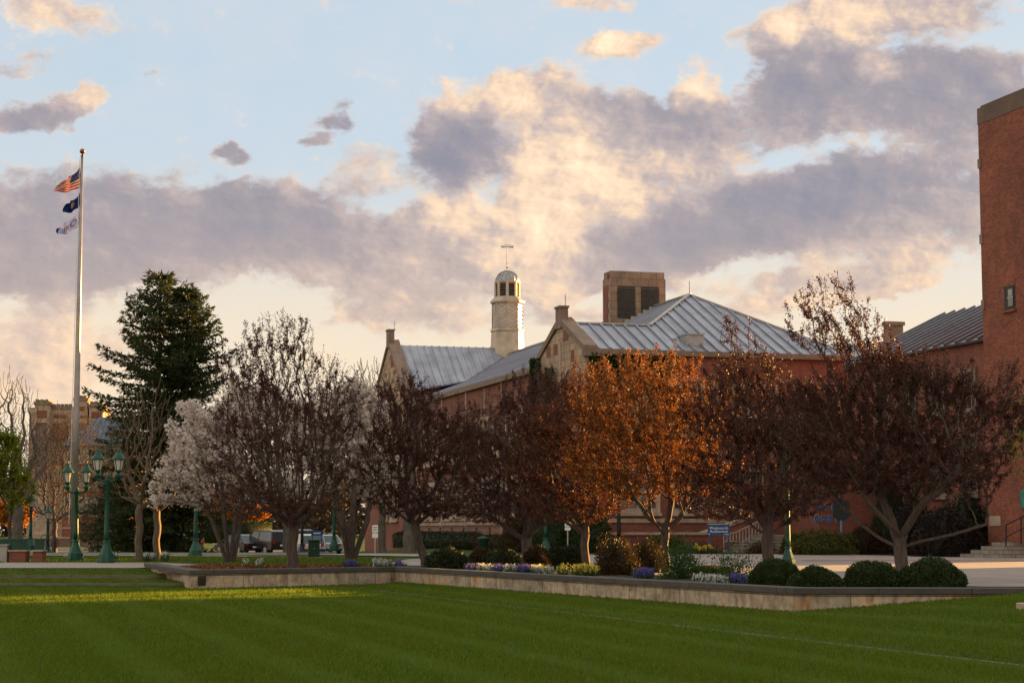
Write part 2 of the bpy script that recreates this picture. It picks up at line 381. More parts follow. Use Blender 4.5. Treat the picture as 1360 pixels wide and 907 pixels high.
# ------------------------------------------------------------------ trees
def colonize(att, stem, D, di, dk, iters=120, trop=(0, 0, .12)):
    pos = [np.array(p, float) for p in stem]; par = [-1] + list(range(len(stem) - 1))
    A = att.copy(); trop = np.array(trop)
    pa = np.array(pos); dd = np.linalg.norm(A[:, None] - pa[None], axis=2)
    nd = dd.min(1); ni = dd.argmin(1)
    done = {}
    for it in range(iters):
        keep = nd > dk; A = A[keep]; nd = nd[keep]; ni = ni[keep]
        if len(A) < 3: break
        act = nd < di
        if not act.any():
            # reach for the closest attractor
            act = nd <= nd.min() + 1e-6
        idx = ni[act]; P0 = np.array(pos)[idx]; dv = A[act] - P0; dv /= np.linalg.norm(dv, axis=1, keepdims=True)
        un, inv = np.unique(idx, return_inverse=True)
        S = np.zeros((len(un), 3)); np.add.at(S, inv, dv); S /= np.maximum(np.linalg.norm(S, axis=1, keepdims=True), 1e-6)
        S = S + trop + rng.normal(scale=.13, size=S.shape); S /= np.linalg.norm(S, axis=1, keepdims=True)
        base = np.array(pos)[un]; newp = base + S * D
        ok = []
        for u, p in zip(un, newp):
            k = done.get(u, 0)
            if k > 3: continue
            done[u] = k + 1; ok.append((u, p))
        if not ok: break
        n0 = len(pos)
        for u, p in ok: pos.append(p); par.append(int(u))
        nn = np.array([p for _, p in ok])
        d2 = np.linalg.norm(A[:, None] - nn[None], axis=2); m = d2.min(1); am = d2.argmin(1)
        b = m < nd; nd = np.where(b, m, nd); ni = np.where(b, am + n0, ni)
    return np.array(pos), np.array(par)
def radii(pos, par, tip, ex=2.3):
    n = len(pos); acc = np.zeros(n); nc = np.zeros(n, int)
    for i in range(n - 1, 0, -1):
        if nc[i] == 0: acc[i] = tip**ex
        acc[par[i]] += acc[i]; nc[par[i]] += 1
    if nc[0] == 0: acc[0] = tip**ex
    return acc**(1/ex), nc
def tube_mesh(pos, par, r, sides=5):
    n = len(pos); main = np.full(n, -1)
    for i in range(1, n):
        p = par[i]
        if main[p] < 0 or r[i] > r[main[p]]: main[p] = i
    idx = np.arange(n)
    nxt = np.where(main >= 0, main, idx); prv = np.where(par >= 0, par, idx)
    d = pos[nxt] - pos[prv]; d /= np.maximum(np.linalg.norm(d, axis=1, keepdims=True), 1e-6)
    def ring(c, d, rr):
        a = np.cross(d, np.array([.31, .93, .17])); a /= np.maximum(np.linalg.norm(a, axis=1, keepdims=True), 1e-6); b = np.cross(d, a)
        t = np.arange(sides) * 2*np.pi / sides
        return c[:, None] + (a[:, None]*np.cos(t)[None, :, None] + b[:, None]*np.sin(t)[None, :, None]) * rr[:, None, None]
    R1 = ring(pos, d, r)
    ch = idx[1:]; side = ch[main[par[1:]] != ch]
    ds = pos[side] - pos[par[side]]; ds /= np.maximum(np.linalg.norm(ds, axis=1, keepdims=True), 1e-6)
    R2 = ring(pos[par[side]], ds, np.minimum(r[side] * 1.25, r[par[side]]))
    V = np.concatenate([R1.reshape(-1, 3), R2.reshape(-1, 3)])
    startA = par[1:].copy() * sides; smap = {s: k for k, s in enumerate(side)}
    for k, c in enumerate(ch):
        if c in smap: startA[k] = (n + smap[c]) * sides
    sB = ch * sides; j = np.arange(sides); j2 = (j + 1) % sides
    Fc = np.stack([startA[:, None] + j, startA[:, None] + j2, sB[:, None] + j2, sB[:, None] + j], 2).reshape(-1, 4)
    return V, Fc
def crown_points(n, lobes, shell=.55):
    """points in a union of ellipsoids (cx,cy,cz,rx,ry,rz), weighted to the outside"""
    out = []; w = np.array([l[3]*l[4]*l[5]*(l[6] if len(l) > 6 else 1) for l in lobes]); w = w / w.sum()
    for l, k in zip(lobes, rng.multinomial(n, w)):
        d = unit(k); rr = rng.uniform(0, 1, k)**shell
        out.append(np.array(l[:3]) + d * rr[:, None] * np.array(l[3:6]))
    return np.concatenate(out)
def make_tree(name, label, cat, base, lobes, trunk_h, trunk_r, leafmat, bark, natt=1500, nleaf=24000, leafL=.075, leafW=.05,
              D=.17, stems=1, lean=(0, 0), shoots=120, tip=.0065, zmin=1.5, group=None, cluster=.10, leafname='foliage', upleaf=.2, kill=.24, spread=.35, shoot_len=.6, sides=5, limbs=0, limb_len=1.4):
    """base: world point; lobes in metres relative to base"""
    root = empty(name, base, 0, label, cat, group)
    att = crown_points(natt, lobes); att = att[att[:, 2] > zmin]
    stemsl = []
    if stems == 1:
        k = max(4, int(trunk_h / .25))
        st = [(lean[0]*(i/k)**1.3 + .03*math.sin(i*1.7), lean[1]*(i/k) + .03*math.cos(i*1.3), trunk_h*i/k - (.1 if i == 0 else 0)) for i in range(k + 1)]
        if limbs:
            P0 = [np.array(q, float) for q in st]; PR = [-1] + list(range(len(st) - 1)); top = len(P0) - 1; a0 = rng.uniform(0, 6.28); cr = att.mean(0); ext = att.std(0)*1.1
            for q in range(limbs):
                a = a0 + 2*math.pi*q/limbs + rng.uniform(-.25, .25); el = rng.uniform(.45, 1.0); pr = max(0, top - int(rng.integers(0, 2))); p = P0[pr].copy()
                dv = np.array([math.cos(a)*math.cos(el)*1.25, math.sin(a)*math.cos(el)*.9, math.sin(el)*.85]); Ll = rng.uniform(.8, 1.25)*limb_len; k = int(Ll/.16)
                for i in range(k):
                    dv = dv + rng.normal(scale=.10, size=3) + np.array([0, 0, .04]); dv /= np.linalg.norm(dv); p = p + dv*.16; P0.append(p); PR.append(pr); pr = len(P0) - 1
            pos, par = colonize_from(att, np.array(P0), PR, D, 1.6, kill)
        else: pos, par = colonize(att, st, D, 1.6, kill)
    else:
        pos = [(0, 0, -.1)]; par = [-1]; 
        for s in range(stems):
            a = 2*math.pi*s/stems + rng.uniform(-.4, .4); sp = spread * rng.uniform(.6, 1.5); k = 8; b0 = 0
            for i in range(1, k + 1):
                t = i/k; pos.append((math.cos(a)*(.12 + sp*t*trunk_h*.6), math.sin(a)*(.12 + sp*t*trunk_h*.6), trunk_h*t)); par.append(0 if i == 1 else len(pos) - 2)
        # continue growing from the stem nodes
        P0 = np.array(pos); PR = list(par)
        pos2, par2 = colonize_from(att, P0, PR, D, 1.6, kill)
        pos, par = pos2, par2
    n0 = len(pos); r, nc = radii(pos, par, tip)
    # upright shoots around the outside of the crown
    if shoots:
        tips = np.where(nc == 0)[0]; c = att.mean(0); sc = (pos[tips] - c) / (att.std(0) + 1e-3); out = np.linalg.norm(sc, axis=1) + sc[:, 2]*.7 + rng.uniform(0, .8, len(tips))
        pick = tips[np.argsort(-out)[:shoots]]
        P_, R_ = list(pos), list(par)
        for t in pick:
            d = pos[t] - c; d = d / (np.linalg.norm(d) + 1e-6) * .7 + np.array([0, 0, .8]) + rng.normal(scale=.25, size=3); d /= np.linalg.norm(d)
            L = shoot_len * rng.uniform(.4, 1.2); k = max(2, int(L/.13)); p = pos[t]; pr = t
            for i in range(k):
                d = d + rng.normal(scale=.12, size=3); d /= np.linalg.norm(d); p = p + d*L/k; P_.append(p); R_.append(pr); pr = len(P_) - 1
        pos, par = np.array(P_), np.array(R_); r, nc = radii(pos, par, tip)
    # taper to the wanted trunk radius
    r = np.where(r > tip*1.01, tip + (r - tip) * (trunk_r - tip) / max(1e-6, r[1] - tip), r)
    hz = pos[:, 2]; near0 = hz < .35
    r = np.where(near0 & (r > trunk_r*.6), r * (1 + .5*(.35 - hz)), r)
    V, Fc = tube_mesh(pos, par, r, sides)
    obj_np('trunk_and_branches', V, Fc, M[bark], root, smooth=True)
    if nleaf:
        nleaf = int(nleaf * (1.65 if leafmat.startswith('leaf_red') or leafmat == 'leaf_half_sunlit' else 1))
        fine = np.where((r < tip*2.6) & (hz > zmin*.8))[0]
        wgt = rng.exponential(size=len(fine)) + .3; ph_ = pos[fine]*1.9; wgt *= (1.15 + np.sin(ph_[:, 0]*1.3 + 1) * np.sin(ph_[:, 1]*1.7 + 2) + .8*np.sin(ph_[:, 2]*2.1 + ph_[:, 0]))**2 + 2.6
        idx = rng.choice(fine, nleaf, p=wgt/wgt.sum()); t = rng.uniform(0, 1, nleaf)[:, None]
        p = pos[idx]*(1 - t) + pos[par[idx]]*t + rng.normal(scale=cluster, size=(nleaf, 3))*rng.uniform(.2, 1, (nleaf, 1))
        V, Fc = leaf_quads(p, leafL, leafW, upleaf)
        obj_np(leafname, V, Fc, M[leafmat], root)
    return root
def colonize_from(att, P0, PR, D, di, dk, iters=120):
    pos = [p for p in P0]; par = list(PR); A = att.copy()
    start = list(range(len(pos)))
    pa = np.array(pos); high = pa[:, 2] > pa[:, 2].max()*.5
    cand = np.where(high)[0]
    dd = np.linalg.norm(A[:, None] - pa[cand][None], axis=2); nd = dd.min(1); ni = cand[dd.argmin(1)]
    done = {}
    for it in range(iters):
        keep = nd > dk; A = A[keep]; nd = nd[keep]; ni = ni[keep]
        if len(A) < 3: break
        act = nd < di
        if not act.any(): act = nd <= nd.min() + 1e-6
        idx = ni[act]; P_ = np.array(pos)[idx]; dv = A[act] - P_; dv /= np.linalg.norm(dv, axis=1, keepdims=True)
        un, inv = np.unique(idx, return_inverse=True); S = np.zeros((len(un), 3)); np.add.at(S, inv, dv)
        S /= np.maximum(np.linalg.norm(S, axis=1, keepdims=True), 1e-6); S += np.array([0, 0, -.02]) + rng.normal(scale=.24, size=S.shape); S /= np.linalg.norm(S, axis=1, keepdims=True)
        nn = []; n0 = len(pos)
        for u, s in zip(un, S):
            if done.get(u, 0) > 3: continue
            done[u] = done.get(u, 0) + 1; p = pos[u] + s*D; pos.append(p); par.append(int(u)); nn.append(p)
        if not nn: break
        nn = np.array(nn); d2 = np.linalg.norm(A[:, None] - nn[None], axis=2); m = d2.min(1); am = d2.argmin(1)
        b = m < nd; nd = np.where(b, m, nd); ni = np.where(b, am + n0, ni)
    return np.array(pos), np.array(par)

def make_conifer(name, label, base, H, prof, mat='needle', zlow=.3, dens=1.0, tops=((0, 0, 0),), nL=.22, nW=.05):
    """prof: list of (height fraction, radius) of the outline"""
    root = empty(name, base, 0, label, 'tree')
    tr = MB()
    pts = []; dirs = []
    br_pos = []; br_par = []; br_r = []
    for (ox, oy, dh) in tops:
        Ht = H + dh
        tr.tube([(ox*min(1, t*1.6), oy*min(1, t*1.6), Ht*t) for t in np.linspace(0, .98, 12)], [max(.02, .26*(H/16)*(1 - t)**.9 + .015) for t in np.linspace(0, .98, 12)], 8)
        z = zlow; a = rng.uniform(0, 6)
        while z < Ht - .15:
            f = z / Ht
            rad = np.interp(f, [p[0] for p in prof], [p[1] for p in prof]) * (1 if (ox, oy) == (0, 0) else .75)
            nb = int(rng.integers(4, 7))
            for k in range(nb):
                a += 2*math.pi/nb + rng.uniform(-.35, .35); L = rad * rng.uniform(.5, 1.18)
                ca, sa = math.cos(a), math.sin(a); n = max(3, int(L/.22)); prev = None
                lift = .35*(f) - .12
                ang0 = len(br_pos)
                for i in range(n + 1):
                    t = i/n; hh = z + L*(lift*t - .42*t*t*(1 - f) + .26*t**3)
                    q = np.array([ox*min(1, f*1.6) + ca*L*t, oy*min(1, f*1.6) + sa*L*t, hh])
                    br_pos.append(q); br_par.append(len(br_pos) - 2 if i else -1); br_r.append(.035*(1 - t)*(H/16) + .008)
                    if t > .12 or L < .6:
                        m = int(max(2, 7*dens))
                        for s in (-1, 1):
                            sl = (.20 + .62*L*.28*(1 - t) + .16) * rng.uniform(.5, 1.2)
                            dd = np.array([ca*.75 - s*sa*.8, sa*.75 + s*ca*.8, -.12 + rng.uniform(-.15, .2)]); dd /= np.linalg.norm(dd)
                            tt = rng.uniform(0, 1, m)
                            pts.append(q + dd*sl*tt[:, None] + rng.normal(scale=.035, size=(m, 3))); e = np.repeat(dd[None], m, 0) + rng.normal(scale=.55, size=(m, 3)); dirs.append(e)
                        m2 = int(4*dens)
                        pts.append(np.repeat(q[None], m2, 0) + rng.normal(scale=.05, size=(m2, 3))); dirs.append(np.array([ca, sa, .25]) + rng.normal(scale=.5, size=(m2, 3)))
            z += rng.uniform(.26, .50) * (H/16)**.5
    tr.build('trunk', M['bark'], root, True)
    p = np.concatenate(pts); d = np.concatenate(dirs); d /= np.linalg.norm(d, axis=1, keepdims=True)
    V, Fc = leaf_quads(p, nL, nW, 0, d); obj_np('foliage', V, Fc, M[mat], root)
    pos = np.array(br_pos); par = np.array(br_par); e = np.where(par >= 0)[0]
    # branches: thin triangular sticks
    A, B = pos[par[e]], pos[e]; dv = B - A; dv /= np.maximum(np.linalg.norm(dv, axis=1, keepdims=True), 1e-6)
    s1 = np.cross(dv, [.1, .2, .97]); s1 /= np.linalg.norm(s1, axis=1, keepdims=True); s2 = np.cross(dv, s1)
    rr = np.array(br_r); ra = rr[par[e]][:, None]; rb = rr[e][:, None]
    V = np.stack([A + s1*ra, A - s1*ra*.5 + s2*ra*.87, A - s1*ra*.5 - s2*ra*.87, B + s1*rb, B - s1*rb*.5 + s2*rb*.87, B - s1*rb*.5 - s2*rb*.87], 1).reshape(-1, 3)
    o = np.arange(len(e))[:, None]*6
    Fc = np.concatenate([o + np.array([[0, 1, 4, 3]]), o + np.array([[1, 2, 5, 4]]), o + np.array([[2, 0, 3, 5]])])
    obj_np('branches', V, Fc, M['bark'], root)
    return root

def make_shrub(name, label, cat, c, r, mat, n=5000, L=.05, W=.035, lump=.16, group=None, loose=0.0, stems=True, core=.86):
    """c: base centre on the ground, r: (rx, ry, height)"""
    root = empty(name, c, 0, label, cat, group)
    ph = rng.uniform(0, 6, 6)
    def rad(d):
        a = np.arctan2(d[:, 1], d[:, 0]); z = d[:, 2]
        return 1 + lump*(.5*np.sin(3*a + ph[0] + 2*z) + .35*np.sin(5*a + ph[1] - 4*z) + .35*np.sin(7*z + 2*a + ph[2]) + .25*np.sin(11*a + ph[3] + 6*z))
    d = unit(n); d[:, 2] = np.abs(d[:, 2])*1.0 - .15*rng.uniform(0, 1, n); d /= np.linalg.norm(d, axis=1, keepdims=True)
    rr = rad(d) * (1 - (1 - core)*1.3*rng.uniform(0, 1, n)**1.4 + loose*rng.normal(size=n)*.5)
    p = d * rr[:, None] * np.array([r[0], r[1], r[2]]); p[:, 2] = np.maximum(p[:, 2], .01)
    V, Fc = leaf_quads(p, L, W, .25, d*.6 + unit(n)*.8)
    if core > .5 and loose < .15:
        m = 24; th = np.linspace(0, np.pi*.5, 12); al = np.arange(m)*2*np.pi/m
        D_ = np.array([[math.cos(a)*math.sin(t), math.sin(a)*math.sin(t), math.cos(t)] for t in th for a in al])
        Vc = D_ * (rad(D_)*core*.96)[:, None] * np.array([r[0], r[1], r[2]])
        Fq = np.array([[k*m + i, k*m + (i+1) % m, (k+1)*m + (i+1) % m, (k+1)*m + i] for k in range(11) for i in range(m)])
        V = np.concatenate([V, Vc]); Fc = np.concatenate([Fc, Fq + n*4])
    obj_np('foliage', V, Fc, M[mat], root)
    if stems:
        s = MB()
        for k in range(7):
            a = rng.uniform(0, 6.28); q = rng.uniform(.4, .75)
            s.tube([(0.05*math.cos(a), .05*math.sin(a), -.03), (r[0]*q*.4*math.cos(a), r[1]*q*.4*math.sin(a), r[2]*.4), (r[0]*q*math.cos(a), r[1]*q*math.sin(a), r[2]*q)], [.02, .014, .006], 5)
        s.build('stems', M['bark'], root)
    return root
# ------------------------------------------------------------------ the ground
LAWN = -.35
WALL = [Vector((-11.9, 61.5)), Vector((-8.5, 50.2)), Vector((-3.4, 55.0)), Vector((5.2, 34.9)), Vector((16.0, 34.4)), Vector((34.0, 33.5))]
EDGE = [(-3.6, 49.0), (5.9, 21.6), (9.5, 11)]
def lawn_h(x, y):
    z = LAWN
    # right of the edging strip the turf climbs to meet the top of the wall
    ex = np.interp(y, [11, 21.6, 49.0], [9.5, 5.9, -3.6])
    d = max(0, x - ex)
    z += .05 * min(1, d/.3)
    q = max(0.0, (x - 5.0)) ; z += .42 * min(1, q/5.0)**1.15 * min(1, max(0, (y - 15)/17)) * min(1, d/2.5)
    return z
STEP1, STEP2 = 51.6, 55.8           # the two grass terraces on the left
gm = MB()
poly = [(p.x, p.y, 0) for p in WALL] + [(400, 33.5, 0), (400, 84, 0), (-400, 84, 0), (-400, 60.2, 0), (-12.0, 60.2, 0)]
gm.add(poly, [tuple(range(len(poly)))])
def sstep(t): t = min(1.0, max(0.0, t)); return t*t*(3 - 2*t)
def gz(x, y):
    # the car park behind the trees lies a little lower
    return -.60 * sstep((y - 85)/50) * sstep((-4.5 - x)/8) * sstep((x + 58)/24) * sstep((330 - y)/80)
gx = [-400, -120] + list(np.linspace(-64, 0, 65)) + [20, 120, 400]; gy = list(np.linspace(84, 150, 45)) + list(np.linspace(156, 340, 24)) + [500, 900]
gm.add([(x, y, gz(x, y)) for y in gy for x in gx], [(j*len(gx) + i, j*len(gx) + i + 1, (j+1)*len(gx) + i + 1, (j+1)*len(gx) + i) for j in range(len(gy) - 1) for i in range(len(gx) - 1)])
gnd = gm.build('ground', M['grass']); tag(gnd, 'green campus turf beyond the terrace wall', kind='structure')
base = MB(); base.add([(-3000, -400, -.9), (3000, -400, -.9), (3000, 5000, -.9), (-3000, 5000, -.9)], [(0, 1, 2, 3)])
tag(base.build('terrain', M['grass']), 'flat land reaching to the horizon', kind='structure')
# lawn as a height-field
xs = np.concatenate([np.linspace(-60, -14, 24), np.linspace(-13.5, 14, 111), np.linspace(15, 60, 24)])
ys = np.concatenate([np.linspace(-25, 14, 20), np.linspace(14.5, 61, 160)])
def full_h(x, y):
    if x < -8.4:
        t = 0.0
        if y > STEP2: t = .24
        elif y > STEP1: t = .12
        if y > 59.6: t = .33
        return LAWN + t
    return lawn_h(x, y)
V = np.array([[x, y, full_h(x, y)] for y in ys for x in xs]); nx = len(xs)
Fq = np.array([[j*nx + i, j*nx + i + 1, (j+1)*nx + i + 1, (j+1)*nx + i] for j in range(len(ys) - 1) for i in range(nx - 1)
               if not (ys[j] > 36.3 and xs[i] > 5.6 + 0*ys[j])])
o = obj_np('lawn', V, Fq, M['grass'], uv=True, smooth=False); tag(o, 'mown sunken lawn in evening shade', kind='structure')
# small dressed stone block at the right edge
g = P(1361, 814, 30.5); m = MB(); m.box(-.10, .35, -.15, .15, -.2, .13); sbk = m.build('stone_block', M['stone_trim'], bevel=.015); sbk.location = (g.x, 30.5, lawn_h(g.x, 30.5) - .02); tag(sbk, 'small pale stone block in the grass at the right edge', 'stone block')
# wall
def wall_piece(mb, a, b, z0, z1, th, zs=None, over=0.0, ha=0.0, hb=0.0):
    d = (b - a).normalized(); n = Vector((-d.y, d.x))    # n points behind (left of direction)
    p = [a - n*over, b - n*over, b + n*(th + over), a + n*(th + over)]
    if ha: p[0] += d*(-ha); 
    mb.add([(q.x, q.y, z0) for q in p] + [(q.x, q.y, z1) for q in p], [(0,3,2,1),(4,5,6,7),(0,1,5,4),(1,2,6,5),(2,3,7,6),(3,0,4,7)])
def offset_poly(pts, off):
    out = []
    for i, p in enumerate(pts):
        ns = []
        if i > 0: d = (p - pts[i-1]).normalized(); ns.append(Vector((-d.y, d.x)))
        if i < len(pts) - 1: d = (pts[i+1] - p).normalized(); ns.append(Vector((-d.y, d.x)))
        if len(ns) == 2: m = (ns[0] + ns[1]).normalized(); out.append(p + m * off / max(.4, m.dot(ns[0])))
        else: out.append(p + ns[0] * off)
    return out
def ribbon_wall(mb, pts, o0, o1, z0, z1):
    A, B = offset_poly(pts, o0), offset_poly(pts, o1)
    # a, b: front and back outlines
    n = len(pts)
    zz0 = z0 if isinstance(z0, list) else [z0]*n
    rings = [[(A[i].x, A[i].y, zz0[i]), (B[i].x, B[i].y, zz0[i]), (B[i].x, B[i].y, z1), (A[i].x, A[i].y, z1)] for i in range(n)]
    mb.rings(rings)
pw = empty('planter_wall', (0, 0, 0), 0, 'long low stained stone retaining wall with dark coping round the raised beds', 'wall')
m = MB(); ribbon_wall(m, WALL, 0.0, .30, -.6, .03); m.build('wall', M['wallstone'], pw)
m = MB(); ribbon_wall(m, WALL, -.05, .40, .033, .15); m.build('coping', M['coping'], pw, bevel=.012)
a = WALL[1] + (WALL[2] - WALL[1]).normalized()*.22
d = (WALL[2] - WALL[1]).normalized(); nn = Vector((d.y, -d.x))
m = MB(); m.obox((a.x + nn.x*.012, a.y + nn.y*.012, -.26), (d.x*.24, d.y*.24, 0), (nn.x*.02, nn.y*.02, 0), (0, 0, .25)); m.build('plaque', M['plaque'], pw)
# edging strip and terrace kerbs
es = MB()
for k in range(14):
    t0, t1 = k/14, (k + 1)/14
    p0 = Vector((-3.6 + 9.5*t0, 49 - 27.4*t0)); p1 = Vector((-3.6 + 9.5*t1, 49 - 27.4*t1)); d = (p1 - p0).normalized(); n = Vector((-d.y, d.x))*.045
    z = LAWN + .018
    es.add([(p0.x - n.x, p0.y - n.y, z - .1), (p1.x - n.x, p1.y - n.y, z - .1), (p1.x + n.x, p1.y + n.y, z - .1), (p0.x + n.x, p0.y + n.y, z - .1),
            (p0.x - n.x, p0.y - n.y, z), (p1.x - n.x, p1.y - n.y, z), (p1.x + n.x, p1.y + n.y, z), (p0.x + n.x, p0.y + n.y, z)],
           [(0,3,2,1),(4,5,6,7),(0,1,5,4),(1,2,6,5),(2,3,7,6),(3,0,4,7)])
tag(es.build('stone_edging', M['edging']), 'thin pale stone edging strip set in the lawn, running to the lower right corner', 'edging')
for yy, zt, x1, lab in ((STEP1, LAWN + .13, -8.72, 'lower stone kerb of the grass terrace, nearest the lawn'), (STEP2, LAWN + .25, -9.95, 'upper stone kerb of the grass terrace, below the walkway')):
    k = MB(); x = -34.0
    while x < x1:
        e = min(x + 1.8, x1); k.box(x, e - .012, yy - .11, yy, -.7, zt - .005); x += 1.8
    tag(k.build('terrace_kerb', M['edging']), lab, 'kerb', 'stone kerbs of the grass terrace')
def sheet(name, pts, z, mat, label, kind='structure', drape=False):
    s = MB()
    if drape:                                   # cut the outline into cells that follow the ground
        b = bmesh.new(); f = b.faces.new([b.verts.new((p[0], p[1], 0)) for p in pts]); b.normal_update()
        x0, x1, y0, y1 = min(p[0] for p in pts), max(p[0] for p in pts), min(p[1] for p in pts), max(p[1] for p in pts)
        for v_ in np.arange(math.floor(x0), x1, 1.0): bmesh.ops.bisect_plane(b, geom=b.verts[:] + b.edges[:] + b.faces[:], plane_co=(float(v_), 0, 0), plane_no=(1, 0, 0))
        for v_ in np.arange(math.floor(y0), y1, 1.5): bmesh.ops.bisect_plane(b, geom=b.verts[:] + b.edges[:] + b.faces[:], plane_co=(0, float(v_), 0), plane_no=(0, 1, 0))
        b.verts.ensure_lookup_table(); b.verts.index_update(); s.v = [(v_.co.x, v_.co.y, z + gz(v_.co.x, v_.co.y)) for v_ in b.verts]; s.f = [tuple(v_.index for v_ in f_.verts) for f_ in b.faces]; b.free()
    else: s.add([(p[0], p[1], z) for p in pts], [tuple(range(len(pts)))])
    return tag(s.build(name, mat), label, kind=kind)
sheet('walkway', [(-60, 60.4), (-12.2, 60.4), (-11.2, 62.0), (-11.0, 66.5), (-13, 70.5), (-60, 70.5)], .010, M['walk'], 'pale concrete walkway along the top of the terrace')
# plaza behind the planting bed
sheet('plaza', [(-4.6, 66), (-1.0, 61.5), (5.5, 47), (10.0, 40.5), (17.5, 38.2), (45, 36.5), (45, 78), (19.5, 88), (14, 95.5), (2, 93.5), (-4.3, 79)], .012, M['plaza'], 'grey concrete plaza between the planting bed and the halls')
sheet('paver_band', [(11.5, 73.8), (26, 73.3), (26, 75.4), (11.5, 76)], .017, M['paver_red'], 'red brick band crossing the plaza')
sheet('paver_band', [(-2.6, 71.5), (2.5, 70.6), (2.5, 72.0), (-2.6, 73)], .017, M['paver_red'], 'short red brick band at the plaza edge')
# beds
sheet('planting_bed', [(-3.4, 55.4), (5.25, 35.4), (16, 34.9), (16.5, 36.2), (9.6, 38.8), (4.6, 46.5), (-1.4, 60.5), (-5.2, 64)], .008, M['soil'], 'dark soil bed behind the terrace wall')
sheet('mulch_bed', [(-10.3, 54.8), (-8.6, 50.8), (-3.6, 55.5), (-4.4, 64), (-8.2, 67), (-10.8, 64.5), (-10.8, 58)], .008, M['mulchflat'], 'wood chip mulch under the blossom trees')
sheet('foundation_bed', [(-2, 94.5), (14, 96.3), (19.0, 88.8), (21.5, 84.5), (24, 90), (20, 103), (2, 103)], .016, M['soil'], 'dark soil bed along the foot of the hall')
# road and far walk
sheet('road', [(-60, 100), (-24, 96), (-16, 94), (-10.8, 92), (-9.6, 100), (-12.5, 150), (-20, 172), (-40, 176), (-60, 170)], .03, M['asphalt'], 'asphalt road and car park behind the trees', drape=True)
sheet('side_walk', [(-10.4, 92), (-4.4, 84.5), (-3.4, 86), (-3.2, 90), (-9.0, 100)], .05, M['walk'], 'pale pavement beside the parking bays', drape=True)
sheet('far_walk', [(-60, 88), (-36, 92), (-24, 90), (-17, 86.5), (-12, 84.5), (-11, 86), (-17, 90.5), (-26, 95), (-38, 100), (-52, 190), (-56, 190), (-46, 102), (-60, 94)], .045, M['walk'], 'sunlit concrete walk curving past the far lawn', drape=True)
k = MB()
for p0, p1 in (((-60, 100), (-24, 96)), ((-24, 96), (-16, 94)), ((-16, 94), (-10.8, 92)), ((-10.8, 92), (-9.6, 100))):
    k.bar((p0[0], p0[1], gz(*p0) + .09), (p1[0], p1[1], gz(*p1) + .09), .15, .13)
tag(k.build('road_kerb', M['kerb']), 'low concrete kerb edging the road', kind='structure')
# wood chips: loose pieces, one mass
n = 22000
u = rng.uniform(0, 1, (n, 2)); pts = np.stack([-10.6 + 7.0*u[:, 0], 50.8 + 14*u[:, 1], np.full(n, .02)], 1)
c0 = pts[:, 1] > 51.1 + (pts[:, 0] + 8.5)*.94 * (pts[:, 0] > -8.5) + (-8.5 - pts[:, 0])*4.0*(pts[:, 0] < -8.5)
pts = pts[c0]; V, Fc = leaf_quads(pts, .10, .05, 0, unit(len(pts))*np.array([1, 1, .45]))
tag(obj_np('wood_chips', V, Fc, M['chips']), 'loose wood chips covering the bed under the blossom trees', kind='stuff')

# grass blades, denser close by
def blades(n, yr, hfun, keep, H=.05, W=.014):
    y = (yr[0]**.0 * 1) * (yr[0] + (yr[1] - yr[0])*rng.uniform(0, 1, n)**1.35); x = rng.uniform(-.29, .29, n)*y
    ok = keep(x, y); x, y = x[ok], y[ok]; z = np.array([hfun(a, b) for a, b in zip(x, y)]); n = len(x)
    a = rng.uniform(0, 2*np.pi, n); h = H*rng.uniform(.5, 1.35, n); w = W*(y/25)**.8
    lx, ly = rng.normal(scale=.35, size=n)*h, rng.normal(scale=.35, size=n)*h
    p = np.stack([x, y, z - .004], 1); s = np.stack([np.cos(a)*w, np.sin(a)*w, 0*a], 1)
    tip = p + np.stack([lx, ly, h], 1)
    V = np.stack([p - s, p + s, tip], 1).reshape(-1, 3); return V, np.arange(n*3, dtype=np.int32).reshape(n, 3)
def inside_lawn(x, y):
    w = np.interp(x, [-11.9, -8.5, -3.4, 5.2, 16], [61.5, 50.2, 55.0, 34.9, 34.4])
    left = (x < -8.5); ok = np.where(left, y < 60.2, y < w - .02)
    line = -3.6 + (49 - y)*9.5/27.4
    return ok & ~((x < -8.7) & ((np.abs(y - STEP1 + .08) < .1) | (np.abs(y - STEP2 + .08) < .1))) & ~((np.abs(x - line) < .05) & (y < 49) & (rng.uniform(0, 1, len(x)) < .55 + .35*np.sin(y*2.3)))
V, Fc = blades(330000, (17.5, 61), full_h, inside_lawn)
tag(obj_np('grass', V, Fc, M['blades']), 'short mown grass of the sunken lawn', kind='stuff')
def behind(x, y):
    return ((x < -11.3) & (y > 70.6) & (y < 88)) | ((x < -5) & (x > -11) & (y > 66.8) & (y < 84)) 
V, Fc = blades(45000, (60, 88), lambda a, b: 0.0, behind, .07, .012)
tag(obj_np('grass', V, Fc, M['blades']), 'grass strip between the walkway and the road', kind='stuff')

